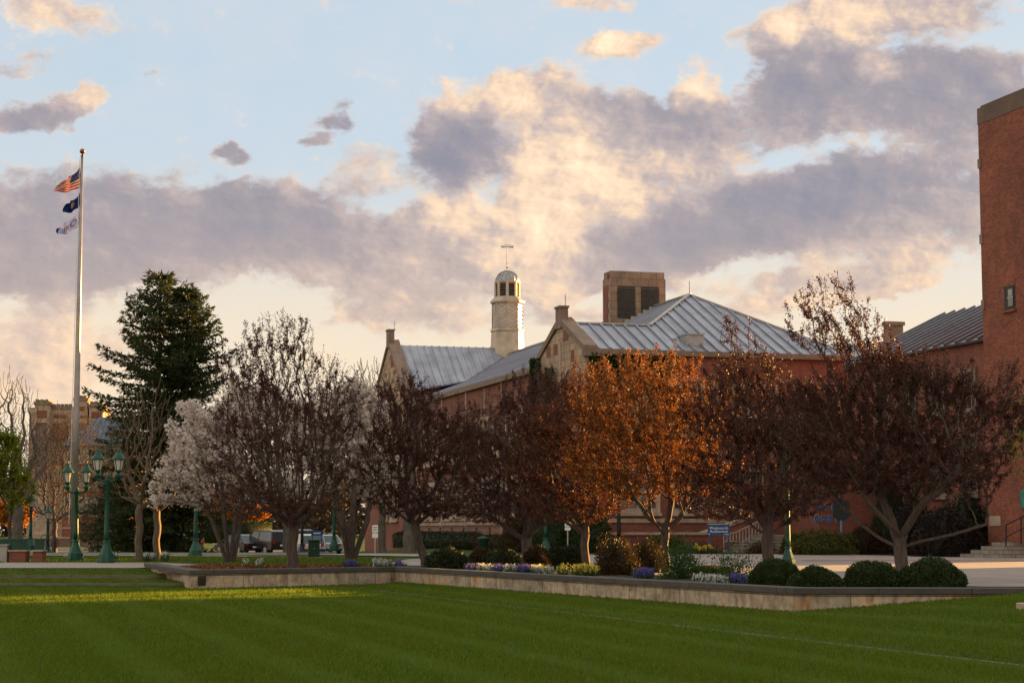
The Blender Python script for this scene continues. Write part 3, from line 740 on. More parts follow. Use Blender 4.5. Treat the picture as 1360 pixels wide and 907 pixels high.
# ------------------------------------------------------------------ building helpers
def roofpoly(mb, pts, spacing=.62, rib=.055, hgt=.075, th=.12, ribs=True):
    """sloping planar polygon with standing seams running up the slope"""
    p = [Vector(q) for q in pts]; n = Vector((0, 0, 0))
    for i in range(len(p)): n += p[i].cross(p[(i+1) % len(p)])
    n.normalize()
    if n.z < 0: n = -n
    mb.prism(p, -n*th)
    if not ribs: return
    h = Vector((n.y, -n.x, 0)).normalized(); s = n.cross(h).normalized()      # h: along the eave, s: up the slope
    o = p[0]; q2 = [((q - o).dot(h), (q - o).dot(s)) for q in p]
    lo, hi = min(a for a, _ in q2), max(a for a, _ in q2); x = lo + spacing*.5
    while x < hi:
        ys_ = []
        for i in range(len(q2)):
            (a, b), (c, d) = q2[i], q2[(i+1) % len(q2)]
            if (a - x)*(c - x) < 0: ys_.append(b + (d - b)*(x - a)/(c - a))
        ys_.sort()
        for y0, y1 in zip(ys_[::2], ys_[1::2]):
            if y1 - y0 > .1: mb.obox(o + h*(x - rib/2) + s*y0 + n*.002, h*rib, s*(y1 - y0), n*hgt)
        x += spacing
def win(parent, o, ex, out, w, h, nx=2, ny=3, fr=.22, mull=.10, fmat='stone_trim', gmat='glass', proud=.12, arch=False, sill=True, mmat=None):
    """o: lower left corner on the wall, ex: unit vector along the wall, out: outward unit normal"""
    o, ex, out = Vector(o), Vector(ex), Vector(out); up = Vector((0, 0, 1))
    f = MB()
    f.obox(o, ex*fr, out*proud, up*h); f.obox(o + ex*(w - fr), ex*fr, out*proud, up*h)
    f.obox(o + ex*fr + up*(h - fr), ex*(w - 2*fr), out*proud, up*fr); f.obox(o + ex*fr, ex*(w - 2*fr), out*proud, up*fr)
    if sill: f.obox(o - ex*.06 - up*.16, ex*(w + .12), out*(proud + .08), up*.158)
    iw, ih = w - 2*fr, h - 2*fr
    for i in range(1, nx): f.obox(o + ex*(fr + iw*i/nx - mull/2) + up*(fr + .002), ex*mull, out*(proud - .02), up*(ih - .004))
    fo = f.build('window', M[fmat], parent)
    g = MB(); g.obox(o + ex*(fr - .01) + up*(fr - .01) + out*.012, ex*(iw + .02), out*.012, up*(ih + .02)); g.build('pane', M[gmat], fo)
    b = MB(); t = .035
    for j in range(1, ny): b.obox(o + ex*fr + up*(fr + ih*j/ny) + out*.026, ex*iw, out*.03, up*t)
    for i in range(nx):
        b.obox(o + ex*(fr + iw*(i + .5)/nx) + up*fr + out*.027, ex*t*.8, out*.025, up*ih)
    b.build('glazing_bar', M[mmat or 'frame'], fo)
    return fo
X_, Y_, Z_ = Vector((1, 0, 0)), Vector((0, 1, 0)), Vector((0, 0, 1))

# ------------------------------------------------------------------ the long hall
TH = R(16)
A0 = Vector((4.37, 104, 0))
hall = empty('long_hall', A0, TH, 'long brick hall with grey metal roofs, carved gables, domed cupola and square vent tower', 'building')
def A2W(a, b, z=0): return Vector((A0.x + a*math.cos(TH) - b*math.sin(TH), A0.y + a*math.sin(TH) + b*math.cos(TH), z))
w = MB()
w.box(0, 15.6, 0, 62, -1.2, 11.0)
w.box(15.6, 25, 3, 40, -.3, 10.2)
w.build('wall', M['brick'], hall)
# eaves cornice
c = MB(); c.box(-.02, 15.65, -.28, -.003, 10.92, 11.22); c.box(-.28, -.003, 9.4, 45.4, 10.72, 11.02)
c.box(-.06, -.002, 9.4, 45.4, 9.3, 9.42); c.box(.4, 15.6, -.06, -.002, 9.55, 9.67)
c.build('cornice', M['parapet'], hall)
r = MB()
roofpoly(r, [(.35, -.25, 11.19), (15.85, -.25, 11.19), (9.7, 9.7, 15.7), (4.9, 3.8, 13.02), (.35, 3.8, 13.02)], .72, .09, .11)
roofpoly(r, [(.35, 3.82, 13.02), (4.88, 3.82, 13.02), (.35, 8.2, 11.33)], .72)
r.build('roof', M['roof'], hall)
r = MB()
roofpoly(r, [(4.9, 3.83, 13.0), (9.7, 9.73, 15.7), (9.7, 62, 15.7), (4.9, 62, 13.0)], .62, .03, .03)
roofpoly(r, [(4.88, 3.9, 13.0), (4.88, 62, 13.0), (-.3, 62, 11.08), (-.3, 8.9, 11.08)], .62, .03, .03)
roofpoly(r, [(15.9, -.25, 11.19), (15.9, 62, 11.19), (9.72, 62, 15.7), (9.72, 9.7, 15.7)], .62, .03, .03)
r.build('roof', M['roof'], hall)
r = MB(); roofpoly(r, [(15.92, 2.7, 10.2), (25.3, 2.7, 10.2), (25.3, 9.5, 12.9), (15.92, 9.5, 12.9)], .62, .05, .06)
r.box(15.92, 25.2, 9.5, 9.62, 10.2, 12.9); r.build('roof', M['roof'], hall)
r = MB()
r.bar((4.9, 3.8, 13.07), (9.7, 9.7, 15.76), .22, .12); r.bar((15.85, -.25, 11.24), (9.7, 9.7, 15.76), .22, .12); r.bar((.3, 3.8, 13.08), (4.85, 3.8, 13.08), .2, .1); r.bar((9.7, 9.75, 15.76), (9.7, 62, 15.76), .2, .1)
r.tube([(9.7, 9.7, 15.8), (9.7, 9.7, 16.6)], .025, 5); r.tube([(6.9, 30, 14.1), (6.9, 30, 15.3)], .025, 5)
r.build('ridge_cap', M['roof_ridge'], hall)
# rooftop box + small vents
v = MB(); v.box(6.0, 7.0, .7, 2.4, 11.3, 12.25); v.box(5.95, 7.05, .65, 2.45, 12.25, 12.32); v.build('roof_hatch', M['roof_ridge'], hall); v = MB(); v.lathe([(.10, 11.3), (.10, 11.9), (.14, 11.92), (.14, 12.0)], (5.2, .5, 0), 10); v.build('vent_pipe', M['roof_ridge'], hall)

def gable(a, b0, b1, zb, zp, blk, proud, seed):
    """a carved stone gable facing -x, with brick chequers, a parapet coping and a chimney block at its peak"""
    rr = random.Random(seed); mid = (b0 + b1)/2
    g = MB(); g.prism([(a - proud, b0, 5.5), (a - proud, b1, 5.5), (a - proud, b1, zb), (a - proud, mid, zp - .55), (a - proud, b0, zb)], (proud + .45, 0, 0))
    go = g.build('gable', M['stone'], hall)
    g = MB(); g.prism([(a - proud + .02, b0 + .01, -1.2), (a - proud + .02, b1 - .01, -1.2), (a - proud + .02, b1 - .01, 5.5), (a - proud + .02, b0 + .01, 5.5)], (proud + .4, 0, 0)); g.build('wall', M['brick'], hall)
    ch = MB(); used = []
    x = a - proud - .02
    for row in range(11):
        z = zb - 3.2 + row*.66
        for k in range(6):
            y = b0 + .8 + (b1 - b0 - 1.6)*(k + .45*(row % 2))/5.5 + rr.uniform(-.2, .2)
            half = (b1 - b0)/2*(zp - .25 - (z + .45))/(zp - zb) if z + .5 > zb else (b1 - b0)/2 - .2
            if abs(y - mid) > half - .55 or abs(y - mid) < .5 or rr.random() < .38: continue
            ch.box(x, x + .03, y - rr.choice((.30, .48)), y + rr.choice((.28, .45)), z, z + rr.choice((.36, .64, .64)))
    ch.build('brick_chequer', M['brick'], go)
    # lancet in the middle
    l = MB(); l.prism([(a - proud - .05, mid - .22, zb - 1.6), (a - proud - .05, mid + .22, zb - 1.6), (a - proud - .05, mid + .22, zb + .5), (a - proud - .05, mid, zb + .85), (a - proud - .05, mid - .22, zb + .5)], (.045, 0, 0)); l.build('lancet', M['stone_trim'], go)
    cp = MB()
    for s, bb in ((1, b0 - .15), (-1, b1 + .15)):
        cp.prism([(a - proud - .12, bb, zb - .2), (a - proud - .12, bb, zb + .16), (a - proud - .12, mid, zp - .05), (a - proud - .12, mid, zp - .42)], (proud + .50, 0, 0))
        cp.build('parapet', M['parapet'], go); cp = MB()
    cp.box(a - proud - .10, a + .6, b0 - .3, b0 + .25, zb - .45, zb - .02); cp.build('kneeler', M['parapet'], go); cp = MB(); cp.box(a - proud - .10, a + .6, b1 - .25, b1 + .3, zb - .45, zb - .02)
    cp.build('kneeler', M['parapet'], go)
    k = MB(); k.box(a - proud - .14, a - proud + .34, mid - .46, mid + .46, zp - .75, zp + blk - .12); k.box(a - proud - .2, a - proud + .40, mid - .52, mid + .52, zp + blk - .12, zp + blk)
    k.tube([(a, mid, zp + blk), (a, mid, zp + blk + .7)], .022, 5)
    k.build('chimney', M['parapet'], go)
gable(0, 0.05, 9.2, 11.25, 13.55, .55, .32, 4)
gable(0, 45.2, 56, 12.2, 16.7, .75, .45, 9)
r = MB()
roofpoly(r, [(.4, 45.1, 12.1), (.4, 50.6, 16.2), (9.6, 50.6, 16.2), (9.6, 49.9, 15.72), (4.9, 46.3, 13.05)], .62, .06, .07)
roofpoly(r, [(.4, 50.62, 16.2), (9.6, 50.62, 16.2), (9.6, 56.1, 12.1), (.4, 56.1, 12.1)], .62)
r.build('roof', M['roof'], hall)
w = MB(); w.prism([(.42, 45.3, 10.8), (.42, 55.9, 10.8), (.42, 55.9, 12.0), (.42, 50.6, 15.9), (.42, 45.3, 12.0)], (.3, 0, 0)); w.box(.5, 9.4, 45.35, 45.6, 10.9, 12.05); w.build('wall', M['brick'], hall)

# vent tower
tz = ZH(360, 121.5); ta0, ta1, tb0, tb1 = 6.67, 10.50, 16.0, 17.5
m = MB()
m.box(ta0, ta1, tb0, tb1, 13, tz - .45); m.box(ta0 + .06, ta1 - .06, tb0 + .06, tb1 - .06, tz - .45, tz)
ft = m.build('vent_tower', M['tower_stone'], hall)
m = MB(); m.box(ta0 - .04, ta0 - .002, tb0 + .5, tb1 - .25, 13.5, tz - .9)
for k in range(6): m.box(ta0 - .04, ta0 - .002, tb0 + (.35), tb0 + .495, 13.7 + k*.75, 14.05 + k*.75)
m.build('brick_panel', M['brick'], ft)
m = MB()
ow = 1.22
for i in range(2):
    x0 = ta0 + .50 + i*(ow + .42); m.box(x0, x0 + ow, tb0 - .012, tb0 - .003, 14.9, tz - 1.0)
m.build('louvre_opening', M['dark'], ft)
m = MB()
for i in range(2):
    x0 = ta0 + .50 + i*(ow + .42)
    for k in range(15):
        z = 14.95 + k*(tz - 1.05 - 14.95)/15; m.obox((x0, tb0 - .09, z), (ow, 0, 0), (0, .075, .05), (0, 0, .035))
m.build('louvre', M['louvre'], ft)
m = MB(); 
for k in range(7): m.box(ta0 + .1 + k*.42, ta0 + .1 + (k+1)*.42, tb0 - .22, tb0 - .1, 13.9 + k*.22, 14.35 + k*.22)
m.build('flashing', M['rail'], ft)
m = MB()
for x, y in ((ta0 + .3, tb0 + .2), (ta1 - .3, tb0 + .2)): m = MB(); m.tube([(x, y, tz), (x, y, tz + .55)], .022, 5); m.build('lightning_rod', M['white'], ft)

# cupola
CA, CB = 9.55, 50.6
cw = A2W(CA, CB); CYd = cw.y
def cz(py): return ZH(py, CYd)
pxm = CYd/2500/1.0
rot = R(90 + 22.5) - TH - math.atan2(cw.x, cw.y)*0 + R(22.5)
rw = 22.0*pxm
m = MB(); m.lathe([(rw*1.06, cz(482)), (rw*.96, cz(440))], (CA, CB, 0), 8, rot); cup = m.build('cupola', M['cupola'], hall)
m = MB(); m.lathe([(rw*.90, cz(440)), (rw*.90, cz(402))], (CA, CB, 0), 8, rot)
m.build('cupola_drum', M['cupola'], cup)
m = MB()
m.lathe([(rw*1.0, cz(441.5)), (rw*1.02, cz(440)), (rw*1.0, cz(438)), (rw*.91, cz(436.5))], (CA, CB, 0), 8, rot)
m.build('moulding', M['cupola'], cup); m = MB(); m.lathe([(rw*.92, cz(405)), (rw*1.04, cz(402.5)), (rw*1.04, cz(400.5)), (rw*.80, cz(395)), (rw*.70, cz(394))], (CA, CB, 0), 8, rot)
m.build('moulding', M['cupola'], cup); m = MB(); m.lathe([(rw*.70, cz(378)), (rw*.78, cz(376)), (rw*.78, cz(374.5)), (rw*.70, cz(373.5))], (CA, CB, 0), 16, rot)
m.build('moulding', M['cupola'], cup)
m = MB(); m.lathe([(rw*.64, cz(395)), (rw*.64, cz(376))], (CA, CB, 0), 8, rot)
m.build('louvre_core', M['dark'], cup)
m = MB(); sl = MB(); ch = MB()
for i in range(8):
    a0 = rot + 2*math.pi*i/8; a1 = a0 + 2*math.pi/8
    r7 = rw*.70; p0 = Vector((CA + r7*math.cos(a0), CB + r7*math.sin(a0), 0)); p1 = Vector((CA + r7*math.cos(a1), CB + r7*math.sin(a1), 0))
    m.tube([(p0.x, p0.y, cz(395)), (p0.x, p0.y, cz(376))], .13, 6)
    n = ((p0 + p1)/2 - Vector((CA, CB, 0))).normalized()
    for k in range(6):
        z = cz(394 - k*2.9); sl.obox(Vector((p0.x, p0.y, z)) - n*.04, (p1 - p0), n*.07 - Z_*.06, Z_*.05)
    # raised herringbone seams on the drum faces
    r9 = rw*.905; q0 = Vector((CA + r9*math.cos(a0), CB + r9*math.sin(a0), 0)); q1 = Vector((CA + r9*math.cos(a1), CB + r9*math.sin(a1), 0)); e = q1 - q0
    ch.tube([(q0.x, q0.y, cz(438)), (q0.x, q0.y, cz(403))], .05, 5)
    zz = cz(437)
    while zz < cz(406):
        mid = (q0 + q1)/2
        ch.bar(Vector((q0.x, q0.y, zz + .30)) + e*.08, Vector((mid.x, mid.y, zz)), .05, .05); ch.bar(Vector((mid.x, mid.y, zz)), Vector((q1.x, q1.y, zz + .30)) - e*.08, .05, .05); zz += .34
m.build('louvre_post', M['cupola'], cup); sl.build('louvre', M['louvre'], cup); ch.build('herringbone_seams', M['cupola_dome'], cup)
m = MB(); zt, zb_ = cz(360), cz(375)
prof = [(rw*.72*math.cos(t), zb_ + (zt - zb_)*math.sin(t)) for t in np.linspace(0, 1.5, 9)]
m.lathe(prof, (CA, CB, 0), 32, 0)
for i in range(16):
    a = 2*math.pi*i/16; m.tube([(CA + (r_ + .015)*math.cos(a), CB + (r_ + .015)*math.sin(a), z_ + .01) for r_, z_ in prof], .035, 4)
m.build('dome', M['cupola_dome'], cup, False)
m = MB(); m.tube([(CA, CB, zt - .1), (CA, CB, cz(318))], [.05, .025], 6); m.lathe([(.02, cz(357)), (.12, cz(355.5)), (.02, cz(354))], (CA, CB, 0), 8); m.lathe([(.02, cz(351)), (.08, cz(350)), (.02, cz(349))], (CA, CB, 0), 8)
zv = cz(328); ct, stt = math.cos(-TH), math.sin(-TH)
dx = Vector((ct, stt, 0))
c_ = Vector((CA, CB, zv)); m.bar(c_ - dx*.5, c_ + dx*.5, .05, .08)
m.prism([c_ + dx*.15 + Z_*.0, c_ + dx*.5 + Z_*.12, c_ + dx*.52 - Z_*.10, c_ + dx*.2 - Z_*.06], (0, .04, 0)); m.prism([c_ - dx*.15, c_ - dx*.5 + Z_*.12, c_ - dx*.45 - Z_*.06, c_ - dx*.2 - Z_*.08], (0, .04, 0))
m.bar(c_ + Z_*.14 - dx*.3, c_ + Z_*.14 + dx*.34, .04, .05)
m.build('weather_vane', M['cupola_dome'], cup)

# windows and trim of the hall (front facade b = 0, left facade a = 0)
def front_win(a, z, w_, h_, nx, **k): win(hall, (a, -.001, z), X_, -Y_, w_, h_, nx, **k)
def left_win(b, z, w_, h_, nx, **k): win(hall, (-.001, b + w_, z), -Y_, -X_, w_, h_, nx, **k)
for z, h in ((2.15, 2.6), (6.5, 2.9)):
    for a, w_, nx in ((1.4, 2.6, 2), (4.6, 3.1, 3), (8.3, 3.0, 3), (12.3, 2.9, 3)):
        front_win(a, z, w_, h, nx, gmat='glass_pale' if (int(a) + int(z)) % 2 else 'glass', fr=.26)
for z, h in ((2.0, 2.7), (6.0, 2.7)):
    for b, w_ in ((10.6, 6.4), (18.6, 6.6), (26.9, 6.6), (35.2, 6.6)):
        left_win(b, z, w_, h, 5, mull=.32, fr=.3, gmat='glass_pale' if int(b) % 2 else 'glass')
for b, z in ((46.8, 2.0), (50.4, 2.0), (46.8, 6.5), (50.4, 6.5)):
    win(hall, (-.46, b + 2.6, z), -Y_, -X_, 2.6, 2.8, 3)
m = MB(); m.box(-.08, -.002, 9.3, 45.1, 1.55, 1.78); m.box(-.1, -.002, 22.2, 22.35, 7.5, 10.6); m.box(.1, 15.6, -.08, -.002, 1.62, 1.85)
m.build('string_course', M['stone_trim'], hall)
m = MB(); m.box(-.03, -.004, 15.5, 16.5, .95, 1.3); m.build('vent_grille', M['dark'], hall)
for b in (14.5, 23.6, 30.5, 38):
    m = MB(); m.tube([(-.12, b + 3.4, .0), (-.12, b + 3.4, 10.8)], .05, 5); m.build('downpipe', M['rail'], hall)
# low stair wing and ramp in front
lw = empty('entrance_stair', A0, TH, 'brick entrance stair with sloping stone cap and white railings below the sign', 'steps')
m = MB(); m.box(-.6, 8.6, -2.6, -1.9, -.1, .95); m.prism([(5.6, -2.61, .95), (8.6, -2.61, .95), (8.6, -2.61, 1.9)], (0, .7, 0)); m.box(8.6, 12.4, -2.6, -1.9, -.1, 1.9); m.build('side_wall', M['brick'], lw)
m = MB(); m.box(-.7, 5.6, -2.7, -1.8, .953, 1.1); m.obox((5.6, -2.7, .953), (3.0, 0, .95), (0, .9, 0), (0, 0, .15)); m.box(8.6, 12.4, -2.7, -1.8, 1.903, 2.05); m.build('coping', M['stone_trim'], lw)
m = MB()
for k in range(6): m.box(6.6 + k*.32, 9.8, -5.4, -2.72 - k*.002, k*.16 - .02, (k + 1)*.16 - .0)
m.build('stair', M['steps'], lw)
m = MB()
for k in range(0): m.box(8.8 + k*.30, 8.86 + k*.30, -5.5, -5.44, 0, .85 + k*.15)
m.bar((6.3, -3.6, 1.04), (6.95, -3.6, 1.06), .07, .06); m.bar((6.95, -3.6, 1.06), (8.6, -3.6, 1.78), .07, .06); m.bar((6.3, -3.6, .62), (8.6, -3.6, .62), .06, .05)
for k in range(13): m.box(6.3 + k*.185, 6.345 + k*.185, -3.62, -3.58, .0 if k % 6 == 0 else .645, 1.02 + max(0, (k*.185 - .65))*.44)
m.build('railing', M['rail'], lw)
# projecting brick block carrying the plaques
blk = empty('plaque_block', A0, TH, 'projecting brick stair block with blue plaques on its front', 'building')
bA0 = 10.2; bA1 = 14.25; bB = -7.4
m = MB(); m.box(bA0, bA1, bB, -.4, -.1, 4.6); m.build('wall', M['brick'], blk)
m = MB(); m.box(bA0 - .08, bA1 + .08, bB - .08, -.35, 4.6, 4.82); m.build('coping', M['parapet'], blk)
def oval(c, ex, out, rx, rz, name, label, group):
    c, ex, out = Vector(c), Vector(ex), Vector(out); n = 20
    root = empty(name, c, 0, label, 'plaque', group)
    z = Vector((0, 0, 0))
    e = MB(); e.prism([z + ex*rx*math.cos(t) + Z_*rz*math.sin(t) for t in np.arange(n)*2*math.pi/n], out*.03); e.build('rim', M['rail'], root)
    e = MB(); e.prism([z + out*.032 + ex*rx*.86*math.cos(t) + Z_*rz*.9*math.sin(t) for t in np.arange(n)*2*math.pi/n], out*.012); e.build('face', M['blue_plaque'], root)
    e = MB(); e.prism([z + out*.046 - ex*rx*.35 - Z_*rz*.3, z + out*.046 + ex*rx*.35 - Z_*rz*.3, z + out*.046 + Z_*rz*.45], out*.004); e.build('emblem', M['steelpole'], root)
exw = Vector((math.cos(TH), math.sin(TH), 0)); outw = Vector((math.sin(TH), -math.cos(TH), 0))
def on_block(px, py):
    # intersect the pixel ray with the front face of the block
    d = ray(px, py); o0 = A2W(0, bB, 0); t = (o0 - Vector((0, 0, EYE))).dot(outw) / d.dot(outw); return Vector((0, 0, EYE)) + d*t + outw*.004
for row, (xs_, py) in enumerate((((1084, 1093, 1102, 1112, 1121), 689), ((1088, 1097.5, 1107), 673), ((1092, 1112), 658))):
    for q, px in enumerate(xs_):
        oval(on_block(px, py), exw, outw, .135, .22, 'wall_plaque', ('oval blue plaque in the bottom row on the brick block', 'oval blue plaque in the middle row on the brick block', 'oval blue plaque in the top row on the brick block')[row], 'blue oval plaques')

# ------------------------------------------------------------------ the tall hall on the right
FX = P(1306, 453, 86); F0 = Vector((FX.x, 86, 0))
tall = empty('tall_hall', F0, TH, 'tall windowless brick stage house with stone cap at the right edge', 'building')
tz = ZH(145, 86)
m = MB(); m.box(0, 9, -6, 0, -.3, tz - .75); m.build('wall', M['brick_tall'], tall)
m = MB(); m.box(-.02, 9.1, -6.1, .02, tz - .75, tz); m.box(.1, 8.9, -5.9, -.1, tz, tz + .12); 
for py in (218, 318, 405):
    z = ZH(py, 86); q_ = MB(); q_.box(-.05, .25, -.2, .05, z - .22, z + .22); q_.build('corner_stone', M['parapet'], tall)
m.build('parapet', M['cap_brown'], tall)
# small window in the side wall
def on_tall(px, py):
    nrm = Vector((math.cos(TH), math.sin(TH), 0)); d = ray(px, py); t = (F0 - Vector((0, 0, EYE))).dot(nrm)/d.dot(nrm); p = Vector((0, 0, EYE)) + d*t
    q = p - F0; return q.dot(Vector((-math.sin(TH), math.cos(TH), 0))), p.z
b1_, z1_ = on_tall(1335, 413); b0_, z2_ = on_tall(1348, 378)
m = MB(); m.box(-.03, -.004, b0_, b1_, z1_, z2_); wo = m.build('window', M['dark'], tall)  # dark frame colour stands in for the shaded reveal of the recess
m = MB(); m.box(-.06, -.031, b0_ + .12, b1_ - .35, z1_ + .15, z2_ - .15); m.build('pane', M['glass'], wo)
m = MB(); m.box(-.07, -.061, b0_ + .1, b1_ - .3, (z1_ + z2_)/2 - .03, (z1_ + z2_)/2 + .03); m.box(-.07, -.061, b0_ + .2, b0_ + .45, (z1_ + z2_)/2 + .1, z2_ - .2); m.build('sash', M['rail'], wo)
m = MB(); m.box(-.12, -.002, b0_ - .1, b1_ + .1, z1_ - .1, z1_); m.box(-.012, -.002, b0_ - .05, b1_ + .05, z2_, z2_ + .3); m.build('sill', M['brick_tall'], wo)
b1_, z1_ = on_tall(1315, 698); b0_, z2_ = on_tall(1329, 685)
m = MB(); m.box(-.03, -.003, b0_, b1_ , z1_, z2_); cs = m.build('cornerstone', M['stone_trim'], tall)
# steps and railing by the wall
st = empty('side_steps', F0, TH, 'short flight of stone steps with dark handrail at the tall brick wall', 'steps')
bs = on_tall(1345, 700)[0]
sw = G(1303, 738, 0); q = sw - F0; sa = q.dot(Vector((math.cos(TH), math.sin(TH), 0))); sb = q.dot(Vector((-math.sin(TH), math.cos(TH), 0)))
m = MB()
for k in range(4):
    m.box(-2.35 + k*.52, -.01, -4.3 + k*.30, -1.6 - k*.01, k*.17, (k + 1)*.17)
m.build('step', M['steps'], st)
m = MB()
rx = on_block
def at(px, py, Y): return P(px, py, Y)
Yr = 82.2
def L(p): q = p - F0; return Vector((q.dot(Vector((math.cos(TH), math.sin(TH), 0))), q.dot(Vector((-math.sin(TH), math.cos(TH), 0))), p.z))
pa, pb, pc, pd = L(at(1336, 731, Yr)), L(at(1336, 697, Yr)), L(at(1370, 680, Yr)), L(at(1356, 722, Yr))
m.tube([pa, pb], .035, 6); m.tube([pb, pc], .035, 6); m.tube([pd, L(at(1356, 687, Yr))], .035, 6); m.tube([L(at(1336, 713, Yr)), L(at(1370, 696, Yr))], .025, 6); m.tube([L(at(1368, 716, Yr)), L(at(1368, 681, Yr))], .035, 6)
m.build('handrail', M['black'], st)
# banner on the wall
b0_, z2_ = on_tall(1366, 650); b1_, z1_ = on_tall(1357.5, 674)
m = MB(); m.box(-.06, -.02, b0_, b1_, z1_, z2_); bn = m.build('wall_banner', mat_plain('banner_teal', (.02, .20, .16), .6, 0, .5, 2)); bn.location = F0; bn.rotation_euler = (0, 0, TH); tag(bn, 'teal banner hanging on the tall brick wall above the steps', 'banner')
# metal roofed wing running back from the tall hall
wing = empty('side_wing', F0, TH, 'lower brick wing with steep ribbed metal roof beside the tall hall', 'building')
zr, ze = 13.35, 10.45
m = MB(); m.box(2.3, 14, .02, 18.6, -.3, ze); m.prism([(2.3, 18.6, ze), (14, 18.6, ze), (8.2, 18.6, zr - .1)], (0, -.3, 0)); m.build('wall', M['brick'], wing)
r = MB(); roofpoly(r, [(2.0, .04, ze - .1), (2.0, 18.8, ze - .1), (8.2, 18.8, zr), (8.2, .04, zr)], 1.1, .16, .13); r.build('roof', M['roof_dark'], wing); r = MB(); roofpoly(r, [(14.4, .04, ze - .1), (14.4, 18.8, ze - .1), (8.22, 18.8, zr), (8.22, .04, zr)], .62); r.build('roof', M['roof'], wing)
for b in (1.6, 4.6, 7.6, 10.6, 13.6):
    win(wing, (2.299, b + 1.7, 2.9), -Y_, -X_, 1.7, 2.9, 2, fmat='parapet')
    win(wing, (2.299, b + 1.7, 6.9), -Y_, -X_, 1.7, 2.2, 2, fmat='parapet')
# chimney gable farther back
bg = empty('gabled_chimney_house', A2W(26.1, 16), TH, 'small brick gable with stone chimney showing behind the roofs', 'building')
m = MB(); m.box(-3.5, 5.5, 0, 9, -.2, 12.2); m.prism([(-.9, 0, 12.2), (2.6, 0, 12.2), (.9, 0, 14.1)], (0, 5, 0)); m.build('wall', M['brick'], bg)
m = MB(); m.box(.4, 1.5, -.1, .6, 13.6, 15.2); m.box(.3, 1.6, -.2, .7, 15.0, 15.25); m.build('chimney', M['parapet'], bg)
m = MB(); m.bar((-1.1, .2, 12.1), (.9, .2, 14.2), .5, .2); m.bar((2.9, .2, 12.1), (.9, .2, 14.2), .5, .2); m.build('parapet', M['parapet'], bg)
# unseen hall added outside the frame on the right to shade the lawn
oh = empty('shade_hall', (50.8, 90.2, 0), TH, 'unseen brick hall added east of the lawn to shade it', 'building')
OHH = 12.0
m = MB(); m.box(0, 16, -62, 0, -.3, OHH - 1); m.build('wall', M['brick'], oh)
r = MB(); roofpoly(r, [(-.3, -62.3, OHH - 1.1), (-.3, .3, OHH - 1.1), (8, .3, OHH + 1.2), (8, -62.3, OHH + 1.2)], .6); roofpoly(r, [(16.3, -62.3, OHH - 1.1), (16.3, .3, OHH - 1.1), (8.02, .3, OHH + 1.2), (8.02, -62.3, OHH + 1.2)], .6, ribs=False); r.build('roof', M['roof'], oh)
for k in range(14):
    for z in (1.6, 5.6): win(oh, (-.001, -60 + k*4.3 + 2, z), -Y_, -X_, 2.0, 2.6, 2)

# ------------------------------------------------------------------ far buildings on the left
fb = empty('battlemented_hall', P(87, 700, 262) * 1.0, R(3), 'tall pale stone and brick building with battlements far behind the flagpole', 'building'); fb.location.z = 0
s_ = 262/2500
def bx(px): return (px - 87)*s_
def bz(py): return ZH(py, 262)
m = MB(); m.box(bx(40), bx(142), 0, 20, -.3, bz(562)); m.box(bx(38), bx(50), -1, 3, -.3, bz(542)); m.box(bx(46), bx(65), -1.6, 3, -.3, bz(538)); m.box(bx(65), bx(92), 0, 8, 10, bz(543)); m.box(bx(96), bx(113), -.8, 6, -.3, bz(532)); m.box(bx(116), bx(134), -.8, 6, -.3, bz(540)); m.box(bx(88), bx(97), -.5, 3, 5, bz(545))
m.build('wall', mat_stone('far_stone', (.46, .32, .24), stain_amt=.3, joints=(2, .6)), fb)
m = MB()
for x0, x1, y0, y1, yo in ((49, 62, 546, 556, -1.63), (68, 86, 551, 555.5, -.03), (66, 86, 562, 585, -.03), (100, 110, 540, 546, -.83), (104, 113, 552, 556, -.83), (119, 132, 547, 556, -.83), (48, 63, 562, 640, -1.63), (98, 111, 562, 640, -.83)): m.box(bx(x0), bx(x1), yo, yo + .02, bz(y1), bz(y0))
m.build('brick_panel', M['brick'], fb)
m = MB()
for x0, x1, py, yo in ((46, 65, 538, -1.7), (65, 92, 543, -.1), (96, 113, 532, -.9), (116, 134, 540, -.9)):
    m.box(bx(x0) - .15, bx(x1) + .15, yo, 2, bz(py) - .1, bz(py) + .35)
    n = max(3, int((x1 - x0)/5))
    for k in range(n): m.box(bx(x0) + (bx(x1) - bx(x0))*(k + .15)/n, bx(x0) + (bx(x1) - bx(x0))*(k + .75)/n, yo, 1, bz(py) + .35, bz(py) + .7)
m.build('battlement', M['parapet'], fb)
m = MB()
for k in range(5): m.box(bx(51 + k*2.6), bx(52.6 + k*2.6), -1.66, -1.64, bz(640), bz(566))
m.build('window', M['glass'], fb)
nb = empty('blue_roofed_hall', (P(118, 700, 195).x, 195, 0), R(6), 'brick hall with blue hipped roof between the spruce and the flagpole', 'building')
s2 = 195/2500
def cx_(px): return (px - 118)*s2
def cz_(py): return ZH(py, 195)
m = MB(); m.box(cx_(83), cx_(170), 0, 16, -.3, cz_(592)); m.build('wall', M['brick'], nb)
r = MB(); ez = cz_(592)
roofpoly(r, [(cx_(83) - .3, -.3, ez), (cx_(170), -.3, ez), (cx_(170), 8, cz_(548)), (cx_(83) + 2.7, 8, cz_(548))], .6, .05, .05); roofpoly(r, [(cx_(83) - .3, -.3, ez), (cx_(83) - .3, 16, ez), (cx_(83) + 2.68, 8, cz_(548))], .6); roofpoly(r, [(cx_(83) - .3, 16.3, ez), (cx_(170), 16.3, ez), (cx_(170), 8.02, cz_(548)), (cx_(83) + 2.7, 8.02, cz_(548))], .6); r.build('roof', M['roof_blue'], nb)
